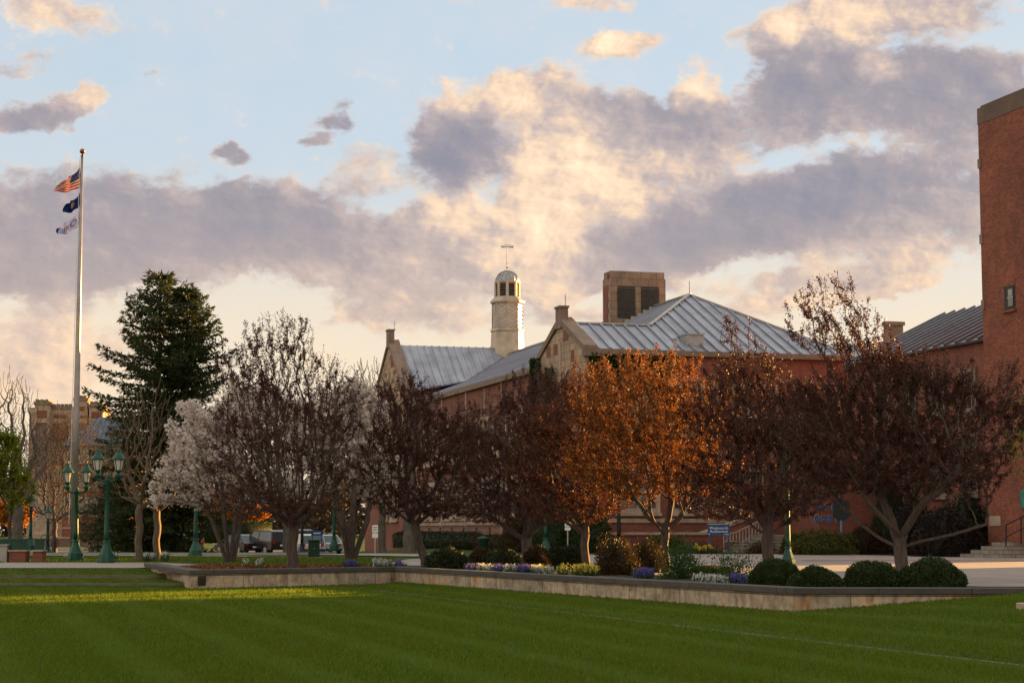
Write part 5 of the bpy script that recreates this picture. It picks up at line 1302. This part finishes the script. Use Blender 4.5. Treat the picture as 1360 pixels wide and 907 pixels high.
bare(543, 102, [(540, 590, 30, 50), (560, 560, 30, 40)], 'bare tree with the thickest grey trunk beside the parking sign', 'bark_grey', trunk_h=4.5, trunk_r=.33, natt=700, tip=.014)
bare(380, 106, [(385, 600, 30, 40), (370, 640, 30, 30)], 'bare tree with pale trunk behind the parked cars', 'bark_grey', trunk_h=4.0, trunk_r=.2, natt=400, tip=.014, shoots=60)
bare(22, 135, [(20, 560, 30, 50), (-5, 590, 40, 50), (40, 600, 30, 40), (10, 520, 22, 20)], 'big old bare tree with thick trunk at the left edge', 'bark_grey', trunk_h=3.8, trunk_r=.42, natt=2000, D=.32, kill=.42, tip=.018, shoots=260, shoot_len=1.3)
bare(72, 150, [(80, 640, 50, 45), (90, 590, 42, 38), (50, 620, 40, 45), (120, 640, 35, 45), (75, 680, 45, 20)], 'dense twiggy bare tree in front of the battlemented hall', 'bark', trunk_h=2.5, trunk_r=.22, natt=6500, D=.26, kill=.28, tip=.015, shoots=600, shoot_len=1.5)
# lime-green young tree
px_tree(0, 'lime_tree', 12, 112, [(12, 640, 34, 36), (-18, 610, 44, 44), (24, 662, 24, 22), (0, 600, 30, 26)], 'young tree in bright lime green leaf at the left edge', trunk_h=1.8, trunk_r=.12, leafmat='leaf_lime', bark='bark', natt=900, nleaf=12000, leafL=.17, leafW=.12, shoots=50, cluster=.16, zmin=1.2)
px_tree(0, 'lime_tree', 1392, 50, [(1375, 605, 32, 42), (1400, 560, 40, 50), (1352, 618, 16, 16), (1420, 600, 40, 60)], 'young lime green tree whose twigs reach in at the right edge', trunk_h=1.5, trunk_r=.07, leafmat='leaf_lime', bark='bark', natt=700, nleaf=3200, leafL=.09, leafW=.06, shoots=30, cluster=.08, zmin=1.3)
# sun-lit orange thicket beyond the car park
px_tree(0, 'orange_leaved_tree', 315, 190, [(312, 665, 26, 34), (340, 670, 18, 30), (290, 672, 18, 26)], 'sunlit orange leaved tree glowing far behind the magnolia stems', trunk_h=1.2, trunk_r=.2, leafmat='orange_leaf', bark='bark', natt=700, nleaf=14000, leafL=.3, leafW=.2, D=.35, kill=.5, tip=.02, shoots=0, cluster=.3, zmin=.5)
px_tree(0, 'orange_leaved_tree', 20, 230, [(30, 682, 14, 14), (5, 680, 16, 16)], 'sunlit orange leaved tree far behind the thick trunk', trunk_h=1.2, trunk_r=.2, leafmat='orange_leaf', bark='bark', natt=400, nleaf=9000, leafL=.35, leafW=.22, D=.4, kill=.5, tip=.02, shoots=0, cluster=.35, zmin=.5)
px_tree(0, 'orange_leaved_tree', 1345 - 1100, 175, [(250, 690, 14, 18)], 'small copper leaved tree behind the black car', trunk_h=.8, trunk_r=.1, leafmat='leaf_red_sunlit', bark='bark', natt=200, nleaf=4000, leafL=.25, leafW=.16, D=.3, kill=.4, tip=.02, shoots=0, cluster=.25, zmin=.3)

# conifers
Yc = 104; s_ = Yc/2500; b = P(207, 720, Yc); Hc = ZH(357, Yc)
make_conifer('spruce_tree', 'tall dark spruce with two tops standing behind the lamp posts', Vector((b.x, Yc, 0)), Hc,
    [(0, 3.4), (.08, 3.9), (.3, 3.7), (.5, 3.55), (.62, 3.4), (.70, 3.1), (.8, 2.4), (.88, 1.6), (.95, .75), (1, .10)], dens=1.15, nL=.30, nW=.085, tops=((0, 0, 0), (1.45, .3, -.9)))
b = P(1297, 700, 92); make_conifer('blue_spruce', 'small blue spruce in the corner by the tall brick wall', Vector((b.x, 92, 0)), 4.4, [(0, 1.2), (.2, 1.35), (.6, .9), (1, .1)], 'needle_blue', dens=.8, nL=.16, nW=.05)
b = P(150, 700, 128); make_conifer('spruce_tree', 'small dark spruce showing low between the lamp posts and the big spruce', Vector((b.x, 128, gz(b.x, 128))), 5.2, [(0, 2.4), (.3, 2.3), (.6, 1.5), (1, .1)], dens=.8, nL=.3, nW=.07)

# ------------------------------------------------------------------ shrubs and flowers
def shrub(px, pyb, w, h, mat, label, Y=None, name='shrub', **k):
    """px, pyb: foot in the photo; w, h: width and height in photo pixels"""
    g = G(px, pyb) if Y is None else Vector((P(px, pyb, Y).x, Y, 0)); s_ = g.y/2500
    return make_shrub(name, label, name.replace('_', ' ') if name != 'shrub' else 'shrub', Vector((g.x, g.y, 0)), (w*s_/2, w*s_/2*.9, h*s_), mat, **k)
bg_ = dict(n=17000, L=.040, W=.028, lump=.10, core=.90, group='round boxwoods on the bed')
shrub(1028, 778, 72, 37, 'box', 'leftmost round boxwood, right of the flowering twigs', 39.5, 'boxwood', **bg_)
shrub(1082, 780, 74, 32, 'box', 'lowest round boxwood, at the corner of the wall', 37.2, 'boxwood', **bg_)
shrub(1160, 778, 84, 36, 'box', 'round boxwood just left of the forked crabapple trunk', 38.2, 'boxwood', **bg_)
shrub(1238, 780, 90, 42, 'box', 'largest round boxwood, rightmost on the bed', 38.0, 'boxwood', **bg_)
yg = dict(n=7000, L=.075, W=.035, lump=.14, core=.84)
shrub(596, 752, 62, 30, 'yew', 'dark low yew just behind the wall beside the crooked trunk', 54.5, **yg)
shrub(640, 752, 46, 28, 'shrub_br', 'olive brown shrub between the two dark yews', 56, **yg)
shrub(668, 754, 62, 26, 'yew', 'dark spreading yew left of the white flowers', 55, **yg)
shrub(712, 752, 40, 30, 'shrub_br', 'small olive shrub behind the violet flowers', 56, **yg)
shrub(752, 746, 64, 28, 'yew', 'low dark shrub behind the yellow flowers', 58.5, **yg)
shrub(820, 760, 62, 46, 'shrub_br', 'brown twiggy shrub left of the sunlit trunk', 51, loose=.12, n=9000, L=.06, W=.035, lump=.2, core=.7)
shrub(858, 752, 55, 40, 'shrub_br', 'olive shrub behind the brown twiggy one', 54, loose=.1, n=7000, L=.06, W=.035, lump=.2, core=.7)
shrub(905, 768, 56, 50, 'fstem', 'leafy rose bush right of the sunlit trunk', 47, loose=.3, n=3400, L=.06, W=.04, lump=.2, core=.5)
shrub(975, 772, 62, 46, 'fstem', 'sparse rose bush left of the round boxwoods', 44, loose=.35, n=1800, L=.055, W=.04, lump=.2, core=.4)
shrub(945, 752, 60, 10, 'shrub_yg', 'low clipped yellow green hedge catching sun on the bed edge', 53, n=4000, L=.04, W=.03, lump=.05)
# along the hall
hg = dict(n=7000, L=.12, W=.07, lump=.16, core=.82)
shrub(1095, 730, 96, 30, 'shrub_yg', 'yellow green spreading shrub before the plaque block', 93, **hg)
shrub(1060, 728, 50, 26, 'shrub_yg', 'small yellow green shrub left of the block', 94, **hg)
shrub(1150, 730, 52, 36, 'shrub_br', 'brown green shrub right of the marker board', 93.5, **hg)
shrub(1215, 735, 66, 70, 'yew_dark', 'tall rounded dark shrub behind the big crabapple', 90, **hg)
shrub(1256, 738, 84, 60, 'yew_dark', 'wide purple black shrub at the plaza edge', 86.5, **hg)
shrub(1278, 738, 60, 44, 'yew_dark', 'dark shrub beside the stone steps', 85.5, **hg)
shrub(1280, 725, 92, 78, 'yew', 'large spreading green shrub below the wing windows', 91, **hg)
shrub(1185, 725, 60, 100, 'yew', 'tall green shrub behind the marker board', 96, **hg)
shrub(1010, 728, 44, 16, 'shrub_br', 'low plants under the blue sign, right side', 98, n=3000, L=.08, W=.04, loose=.3, core=.4)
shrub(930, 732, 60, 14, 'shrub_br', 'low plants under the blue sign, left side', 98, n=3000, L=.08, W=.04, loose=.3, core=.4)
shrub(880, 730, 60, 22, 'shrub_yg', 'yellow green bush by the black lamp post', 97, **hg)
shrub(784, 732, 66, 66, 'ivy', 'ivy covered bush at the corner of the hall', 100, **hg)
shrub(738, 733, 78, 76, 'ivy', 'big dark evergreen beside the half hidden lamp post', 102, **hg)
shrub(695, 732, 60, 46, 'shrub_br', 'purple brown bush before the long facade', 103, **hg)
def hedge(x0, y0, x1, y1, h, t, label, mat='yew'):
    a, b = Vector((x0, y0, 0)), Vector((x1, y1, 0)); L = (b - a).length; d = (b - a)/L; nrm = Vector((-d.y, d.x, 0))
    root = empty('hedge', a, 0, label, 'hedge'); n = int(L*h*900)
    u = rng.uniform(0, L, n); v = rng.uniform(-t/2, t/2, n); z = rng.uniform(0, h, n); face = rng.integers(0, 3, n)
    v = np.where(face == 0, (t/2 + rng.normal(scale=.05, size=n))*np.where(rng.uniform(0, 1, n) < .5, -1, 1), v); z = np.where(face == 1, h + rng.normal(scale=.06, size=n), z)
    p = np.array(d)[None]*u[:, None] + np.array(nrm)[None]*v[:, None]; p[:, 2] = z + .06*np.sin(u*2.1)
    V, Fc = leaf_quads(p, .11, .07, .1); c = MB(); c.obox(-nrm*(t/2 - .06), d*L, nrm*(t - .12), Z_*(h - .06))
    V = np.concatenate([V, np.array(c.v)]); Fc = np.concatenate([Fc, np.array(c.f) + n*4]); obj_np('foliage', V, Fc, M[mat], root)
a, b = A2W(-3.2, 13), A2W(-3.2, 34); hedge(a.x, a.y, b.x, b.y, .95, 1.0, 'long clipped dark hedge behind the wire fence line')
a, b = A2W(-3.0, 1), A2W(-3.0, 12.5); hedge(a.x, a.y, b.x, b.y, .8, 1.0, 'lower clipped hedge near the litter bin', 'shrub_br')
a = P(300, 720, 178); hedge(a.x - 4, 178, a.x + 4, 180, 1.9, 1.4, 'bright green clipped hedge beyond the car park', 'box')
# ivy on the gable corner
def ivy(label, pts_fn, n, L=.22, W=.17):
    p = pts_fn(n); V, Fc = leaf_quads(p - np.array(A0), L, W, -.2)
    o = obj_np('ivy', V, Fc, M['ivy']); o.location = A0; tag(o, label, 'ivy')
def iv1(n):
    a = -.68*np.ones(n) + rng.normal(scale=.06, size=n); z = rng.uniform(.5, 1, n)**.6*0 + rng.uniform(3.5, 11.4, n); b = 9.2 - np.abs(rng.normal(scale=.8, size=n))*(1.2 - (z - 3.5)/11); k = rng.uniform(0, 1, n) < .25
    b = np.where(k, 5.6 + rng.normal(scale=.35, size=n), b); z = np.where(k, rng.uniform(6, 10.6, n), z)
    return np.array([tuple(A2W(x, y, q)) for x, y, q in zip(a, b, z)])
def iv2(n):
    a = np.abs(rng.normal(scale=2.1, size=n)); top = 11.0; z = top - np.abs(rng.normal(scale=.75, size=n))*(1.1 + .5*np.sin(a*2)); a = np.minimum(a, 5.2)
    k = rng.uniform(0, 1, n) < .35; a = np.where(k, np.abs(rng.normal(scale=.7, size=n)), a); z = np.where(k, rng.uniform(3, 11, n), z)
    return np.array([tuple(A2W(x, -.10 + rng.normal(scale=.06), q)) for x, q in zip(a, z)])
ivy('dark ivy climbing the left side of the near stone gable', iv1, 4200)
ivy('green ivy hanging under the eaves right of the near gable', iv2, 5200)
# flowers
def flowers(px0, px1, Y0, Y1, mat, label, n=260, h=.26, size=.045, density=14, name='flower_clump', spike=True):
    x0, x1 = P(px0, 760, Y0).x, P(px1, 760, Y1).x; root = empty(name, (x0, Y0, .01), 0, label, 'flowers', 'spring flowers in the bed')
    kc = max(2, int(abs(x1 - x0)/.12)); cen = rng.uniform(0, 1, kc); t = np.clip(cen[rng.integers(0, kc, n)] + rng.normal(scale=.05, size=n), 0, 1); bx_ = (x1 - x0)*t + rng.normal(scale=.04, size=n); by = (Y1 - Y0)*t + rng.uniform(-.4, .4, n); hh = h*rng.uniform(.65, 1.1, n)
    pts = []; 
    for k in range(n):
        m_ = density; zz = hh[k] - (rng.uniform(0, .13, m_) if spike else rng.uniform(0, .04, m_))
        pts.append(np.stack([bx_[k] + rng.normal(scale=.022, size=m_), by[k] + rng.normal(scale=.022, size=m_), zz], 1))
    V, Fc = leaf_quads(np.concatenate(pts), size, size*.8, .1); obj_np('bloom', V, Fc, M[mat], root)
    q = np.repeat(np.stack([bx_, by, hh*0], 1), 4, 0) + rng.normal(scale=.03, size=(n*4, 3))*np.array([1, 1, 0]); dd = unit(n*4)*.35 + np.array([0, 0, 1.0]); dd /= np.linalg.norm(dd, axis=1, keepdims=True)
    V, Fc = leaf_quads(q, h*1.0, .022, 0, dd); obj_np('leaves', V, Fc, M['fstem'], root)
flowers(612, 630, 53.0, 52.6, 'fviolet', 'pale violet flowers, leftmost clump on the bed right of the yew', 40)
flowers(632, 655, 52.4, 51.8, 'fwhite', 'white hyacinths, left clump by the wall', 90)
flowers(655, 668, 51.8, 51.4, 'fviolet', 'small violet clump between two white clumps', 40)
flowers(667, 688, 51.5, 50.9, 'fwhite', 'white hyacinths, second clump by the wall', 80)
flowers(686, 706, 51.0, 50.4, 'fviolet', 'deep violet hyacinths next to the yellow flowers', 90)
flowers(709, 722, 50.6, 50.3, 'fyellow', 'yellow flowers just right of the violet hyacinths', 34)
flowers(712, 750, 50.2, 49.4, 'fwhite', 'cream flowers mixed into the yellow row', 70)
flowers(735, 788, 49.7, 48.3, 'fyellow', 'sunlit bright yellow hyacinths beside the half-sunlit tree', 240, .30)
flowers(828, 856, 46.6, 45.8, 'fviolet', 'violet clump right of the brown twiggy shrub', 70)
flowers(856, 880, 45.8, 45.2, 'fviolet', 'violet clump left of the rose bush', 60)
flowers(918, 962, 43.6, 42.2, 'fwhite', 'small white flowers under the rose bushes', 70, .2)
flowers(960, 994, 42.4, 41.4, 'fviolet', 'violet flowers left of the first boxwood', 80, .22)
flowers(448, 478, 58.5, 58.5, 'fviolet', 'violet clump under the second magnolia', 60)
flowers(494, 514, 56.8, 56.8, 'fwhite', 'white daffodils at the end of the mulch bed', 50, .32)
flowers(514, 530, 56.6, 56.6, 'fviolet', 'violet clump beside the white daffodils', 40)
flowers(322, 345, 57, 57, 'fwhite', 'green clump with a few white flowers left of the grey trunk', 12, .36)
flowers(192, 206, 72, 72, 'fwhite', 'white daffodils left of the slender bare trunk', 34, .34)
flowers(212, 222, 72, 72, 'fwhite', 'white daffodils right of the slender bare trunk', 24, .36)
flowers(150, 158, 74, 74, 'fwhite', 'few white daffodils beside the tall lamp post', 10, .34)
flowers(838, 858, 60, 59.4, 'fyellow', 'yellow daffodils in the brown shrubs', 22, .62, .07)
flowers(924, 945, 96.5, 96.5, 'fyellow', 'yellow daffodils at the foot of the blue sign', 18, .45, .09)
flowers(1076, 1086, 93, 93, 'fyellow', 'yellow daffodils before the plaque block', 8, .5, .09)

# distant wooded horizon
n = 26000
az = rng.uniform(-.42, .06, n); Yd = rng.uniform(330, 420, n); hgt = 9 + 2.5*np.sin(az*60) + 1.8*np.sin(az*141 + 1) + 1.2*np.sin(az*313)
p = np.stack([az*Yd, Yd, np.abs(rng.uniform(0, 1, n))**.8*hgt], 1); V, Fc = leaf_quads(p, 1.6, .9, .3)
tag(obj_np('treeline', V, Fc, M['shrub_br']), 'bare brown woods along the far horizon', kind='stuff')
# ------------------------------------------------------------------ sky
SUN_AZ, SUN_EL = 50.0, 6.8
world = bpy.data.worlds.new('World'); scene.world = world; world.use_nodes = True
nt = world.node_tree; nt.nodes.clear()
wo = nt.nodes.new('ShaderNodeOutputWorld'); bgd = nt.nodes.new('ShaderNodeBackground'); bgd.inputs[1].default_value = .05; nt.links.new(bgd.outputs[0], wo.inputs[0])
sky = nt.nodes.new('ShaderNodeTexSky'); sky.sky_type = 'NISHITA'; sky.sun_disc = False; sky.sun_elevation = R(SUN_EL); sky.sun_rotation = R(SUN_AZ)
sky.air_density = 1.0; sky.dust_density = 1.0; sky.ozone_density = 1.5
def mth(op, a, b=None, c=None, clamp=False):
    n = nt.nodes.new('ShaderNodeMath'); n.operation = op; n.use_clamp = clamp
    for i, v in enumerate((a, b, c)):
        if v is None: continue
        if hasattr(v, 'node'): nt.links.new(v, n.inputs[i])
        else: n.inputs[i].default_value = v
    return n.outputs[0]
def comb(x, y, z=0.0):
    n = nt.nodes.new('ShaderNodeCombineXYZ')
    for i, v in enumerate((x, y, z)):
        if hasattr(v, 'node'): nt.links.new(v, n.inputs[i])
        else: n.inputs[i].default_value = v
    return n.outputs[0]
def vm(op, a, b=None, out=0):
    n = nt.nodes.new('ShaderNodeVectorMath'); n.operation = op
    for i, v in enumerate((a, b)):
        if v is None: continue
        if hasattr(v, 'node'): nt.links.new(v, n.inputs[i])
        else: n.inputs[i].default_value = v
    return n.outputs[out]
tc = nt.nodes.new('ShaderNodeTexCoord'); sp = nt.nodes.new('ShaderNodeSeparateXYZ'); nt.links.new(tc.outputs['Generated'], sp.inputs[0])
azm = mth('ARCTAN2', sp.outputs[0], sp.outputs[1])          # 0 straight ahead (+Y), positive to the right
elv = mth('ARCSINE', sp.outputs[2], clamp=False)
DEG = 57.29578
AZ = mth('MULTIPLY', azm, DEG); EL = mth('MULTIPLY', elv, DEG)
# photo pixel -> (azimuth, elevation) in degrees
def ae(px, py):
    d = ray(px, py).normalized(); return math.degrees(math.atan2(d.x, d.y)), math.degrees(math.asin(d.z))
PXD = math.degrees(1/2500)
base = comb(AZ, EL)
def fbm(vec, scale, detail, rough=.55, dist=0):
    n = nt.nodes.new('ShaderNodeTexNoise'); n.noise_dimensions = '3D'; n.inputs['Scale'].default_value = scale; n.inputs['Detail'].default_value = detail; n.inputs['Roughness'].default_value = rough; n.inputs['Distortion'].default_value = dist
    nt.links.new(vec, n.inputs['Vector']); return n
st_ = vm('MULTIPLY', base, (1, 1.5, 1))
wn = fbm(st_, .42, 4, .55); warp = vm('MULTIPLY', vm('SUBTRACT', wn.outputs['Color'], (.5, .5, .5)), (2.4, 1.5, 0))
wn2 = fbm(st_, 1.7, 3, .55); warp2 = vm('MULTIPLY', vm('SUBTRACT', wn2.outputs['Color'], (.5, .5, .5)), (.75, .5, 0))
wp = vm('ADD', vm('ADD', base, warp), warp2)
wst = vm('MULTIPLY', vm('ADD', base, vm('MULTIPLY', warp, (.35, .35, 0))), (1, 1.35, 1))
def blob(px, py, rx, ry, rot, prev):
    # evaluated one after the other: the shader keeps only two running sums
    a, e = ae(px, py); c = nt.nodes.new('ShaderNodeMapping'); c.vector_type = 'TEXTURE'
    c.inputs['Location'].default_value = (a, e, 0); c.inputs['Rotation'].default_value = (0, 0, R(rot)); c.inputs['Scale'].default_value = (rx*PXD, ry*PXD, 1)
    src = wp if prev is None else vm('ADD', wp, mth('MULTIPLY', prev, 1e-7))
    nt.links.new(src, c.inputs[0]); ln = vm('LENGTH', c.outputs[0], None, 1)
    r = nt.nodes.new('ShaderNodeMapRange'); r.interpolation_type = 'SMOOTHSTEP'; nt.links.new(ln, r.inputs[0]); r.inputs[1].default_value = .25; r.inputs[2].default_value = 1.25; r.inputs[3].default_value = 1; r.inputs[4].default_value = 0
    return r.outputs[0]
def total(lst):
    s = lst[0]
    for x in lst[1:]: s = mth('ADD', s, x)
    return s
# (px, py, rx, ry, density, tone, rotation)   tone: -1 shaded mauve-grey ... +1 sunlit cream
CL = [(120, 310, 300, 95, 1.0, -.55, 4), (370, 310, 170, 70, .9, -.5, 5), (560, 340, 190, 60, .7, -.2, 0), (80, 455, 190, 60, .62, .55, 0), (60, 370, 150, 30, .5, -.5, 6),
      (600, 200, 85, 62, 1.0, -1.0, 10), (660, 125, 120, 45, .8, .75, 12), (760, 170, 110, 60, .75, .35, 15), (740, 270, 130, 95, .8, .75, 0), (580, 285, 70, 40, .5, .7, 0), (475, 225, 70, 40, .5, .45, -15),
      (870, 165, 110, 50, .9, -.6, -8), (930, 115, 34, 46, .6, .9, 0), (870, 220, 160, 70, .75, .35, 0), (1000, 290, 230, 62, 1.0, -.85, 12), (840, 345, 200, 42, .7, -.3, 8), (1210, 265, 170, 70, .8, -.35, 8),
      (812, 62, 62, 28, .9, .95, 4), (785, 6, 70, 16, .6, .6, 0), (1080, 30, 110, 55, .95, .60, 8), (1060, 95, 90, 50, .8, -.7, 5), (1150, 120, 140, 66, .75, -.3, 0), (1160, 95, 45, 26, .3, .8, 30), (1290, 130, 140, 80, .9, -.6, 0), (1230, 20, 140, 36, .8, .15, 0),
      (1050, 150, 120, 60, .6, -.5, 0), (1200, 345, 220, 48, .55, .35, 8), (1000, 380, 260, 24, .35, .2, 0),
      (75, 22, 95, 40, .75, .75, 0), (30, 520, 130, 60, .5, .8, 0), (1120, 395, 150, 18, .5, .9, 6), (100, 132, 34, 22, .85, .55, 18), (45, 158, 62, 24, .75, -.6, 12), (445, 158, 34, 26, .62, -.95, 0), (312, 207, 36, 16, .62, -.95, -10), (418, 186, 34, 12, .5, -.8, 0), (200, 97, 30, 8, .35, -.6, 0), (30, 85, 60, 22, .35, -.3, 0),
      (620, 420, 240, 36, .5, .2, 0), (660, 310, 110, 60, .3, .6, 0), (720, 385, 90, 24, .3, .9, 0), (700, 350, 120, 50, .55, .55, 0), (500, 395, 120, 34, .4, .1, 0), (900, 420, 200, 26, .35, .35, 0)]
dens = tone = None
for a, b, c, d, e, f, g in CL:
    bl = blob(a, b, c, d, g, tone)
    dens = mth('MULTIPLY_ADD', bl, e, dens if dens is not None else 0.0)
    tone = mth('MULTIPLY_ADD', bl, e*f, mth('MULTIPLY_ADD', dens, 1e-7, tone if tone is not None else 0.0))
# clouds everywhere else in the sky (outside the photographed window)
big = fbm(vm('MULTIPLY', base, (.05, .09, 1)), 1.0, 4, .6).outputs[0]
inA = nt.nodes.new('ShaderNodeMapRange'); nt.links.new(mth('ABSOLUTE', AZ), inA.inputs[0]); inA.inputs[1].default_value = 17; inA.inputs[2].default_value = 23
inE = nt.nodes.new('ShaderNodeMapRange'); nt.links.new(EL, inE.inputs[0]); inE.inputs[1].default_value = 17; inE.inputs[2].default_value = 21
outside = mth('MAXIMUM', inA.outputs[0], inE.outputs[0])
other = mth('MULTIPLY', mth('MULTIPLY', mth('SUBTRACT', big, .38), 3.2, clamp=True), 1.0)
dens = mth('ADD', mth('MULTIPLY', dens, mth('SUBTRACT', 1, outside)), mth('MULTIPLY', other, outside))
n1 = fbm(wst, .62, 8, .55).outputs[0]; n2 = fbm(wst, 2.3, 6, .6).outputs[0]
edge = mth('ADD', mth('MULTIPLY', mth('SUBTRACT', n1, .5), 1.35), mth('MULTIPLY', mth('SUBTRACT', n2, .5), .75))
dn = mth('ADD', mth('MINIMUM', dens, 1.15), edge)
mr = nt.nodes.new('ShaderNodeMapRange'); mr.interpolation_type = 'SMOOTHSTEP'; nt.links.new(dn, mr.inputs[0]); mr.inputs[1].default_value = .14; mr.inputs[2].default_value = .66; mask = mr.outputs[0]
# relief: sun side (right, slightly down) brighter than the far side
off = vm('ADD', wst, (.50, .28, 0)); n1b = fbm(off, .62, 5, .50).outputs[0]
off2 = vm('ADD', wst, (.14, .08, 0)); n2b = fbm(off2, 2.3, 5, .6).outputs[0]
relief = mth('MULTIPLY', mth('MULTIPLY_ADD', tone, .25, .95, clamp=True), mth('ADD', mth('MULTIPLY', mth('SUBTRACT', fbm(wst, .62, 3, .5).outputs[0], n1b), 1.8), mth('MULTIPLY', mth('SUBTRACT', n2, n2b), .85)))
thin = mth('MULTIPLY', mth('SUBTRACT', 1.0, mask), .5)
T = mth('ADD', mth('ADD', mth('MULTIPLY', tone, .95), relief), thin)
T01 = mth('ADD', mth('MULTIPLY', T, .40), .42, clamp=True)
K = 6.2
ccol = ramp(nt, T01, [(0, (.225*K, .220*K, .27*K)), (.25, (.305*K, .270*K, .295*K)), (.46, (.46*K, .375*K, .355*K)), (.66, (.76*K, .56*K, .40*K)), (.85, (.92*K, .72*K, .50*K)), (1, (1.0*K, .84*K, .62*K))])
# warm the clouds near the horizon and the sun side
low = nt.nodes.new('ShaderNodeMapRange'); nt.links.new(EL, low.inputs[0]); low.inputs[1].default_value = 10; low.inputs[2].default_value = 2; low.inputs[3].default_value = 0; low.inputs[4].default_value = .55
ccol = mixc(nt, low.outputs[0], ccol, (.72*K, .52*K, .36*K))
# clear sky: the physical sky, thinned with high haze
hz = nt.nodes.new('ShaderNodeMapRange'); hz.interpolation_type = 'SMOOTHSTEP'; nt.links.new(EL, hz.inputs[0]); hz.inputs[1].default_value = 12; hz.inputs[2].default_value = 4; hz.inputs[3].default_value = 0; hz.inputs[4].default_value = .9
veil = mixc(nt, .82, sky.outputs[0], (.47*K, .555*K, .64*K))
clear = mixc(nt, hz.outputs[0], veil, (.80*K, .63*K, .42*K))
veil2 = mixc(nt, mth('MULTIPLY', mth('SUBTRACT', fbm(wst, .3, 6, .6).outputs[0], .35), .9, clamp=True), clear, (.60*K, .59*K, .60*K))
skyc = mixc(nt, mth('MULTIPLY', mask, .96), veil2, ccol)
# below the horizon: dim ground colour
bel = nt.nodes.new('ShaderNodeMapRange'); nt.links.new(EL, bel.inputs[0]); bel.inputs[1].default_value = 0; bel.inputs[2].default_value = -3
skyc = mixc(nt, bel.outputs[0], skyc, (.10*K, .09*K, .08*K))
# the unseen rest of the dome is brightened and warmed to lift the ambient
dim = nt.nodes.new('ShaderNodeMapRange'); nt.links.new(EL, dim.inputs[0]); dim.inputs[1].default_value = 20; dim.inputs[2].default_value = 50; dim.inputs[3].default_value = 1; dim.inputs[4].default_value = .95
gain = mth('MULTIPLY', dim.outputs[0], mth('MULTIPLY_ADD', outside, .45, 1.0))
dm = vm('MULTIPLY', skyc, comb(gain, gain, mth('MULTIPLY', gain, mth('MULTIPLY_ADD', outside, -.14, 1.0))))
nt.links.new(dm, bgd.inputs[0])
world.cycles.sampling_method = 'MANUAL'; world.cycles.sample_map_resolution = 512

sd = bpy.data.lights.new('sun', 'SUN'); sd.energy = 5.0; sd.angle = R(.5); sd.color = (1.0, .53, .14)
so = bpy.data.objects.new('sun', sd); COL.objects.link(so)
a, e = R(SUN_AZ), R(SUN_EL); so.rotation_euler = (-Vector((math.sin(a)*math.cos(e), math.cos(a)*math.cos(e), math.sin(e)))).to_track_quat('-Z', 'Y').to_euler()
so.location = (60, 50, 40)

cam = bpy.data.cameras.new('camera'); co = bpy.data.objects.new('camera', cam); COL.objects.link(co); scene.camera = co
co.location = (0, 0, EYE); co.rotation_euler = (R(90) + PITCH, 0, 0); cam.sensor_width = 36; cam.lens = F/1360*36; cam.clip_end = 8000; cam.clip_start = .1
vs = scene.view_settings; vs.view_transform = 'Standard'; vs.look = 'None'; vs.exposure = 2.07; vs.gamma = 1; vs.use_curve_mapping = False
scene.render.engine = 'CYCLES'; scene.cycles.max_bounces = 6; scene.cycles.diffuse_bounces = 3; scene.cycles.glossy_bounces = 2; scene.cycles.transmission_bounces = 2; scene.cycles.transparent_max_bounces = 4
scene.cycles.use_denoising = True
scene.cycles.caustics_reflective = False; scene.cycles.caustics_refractive = False
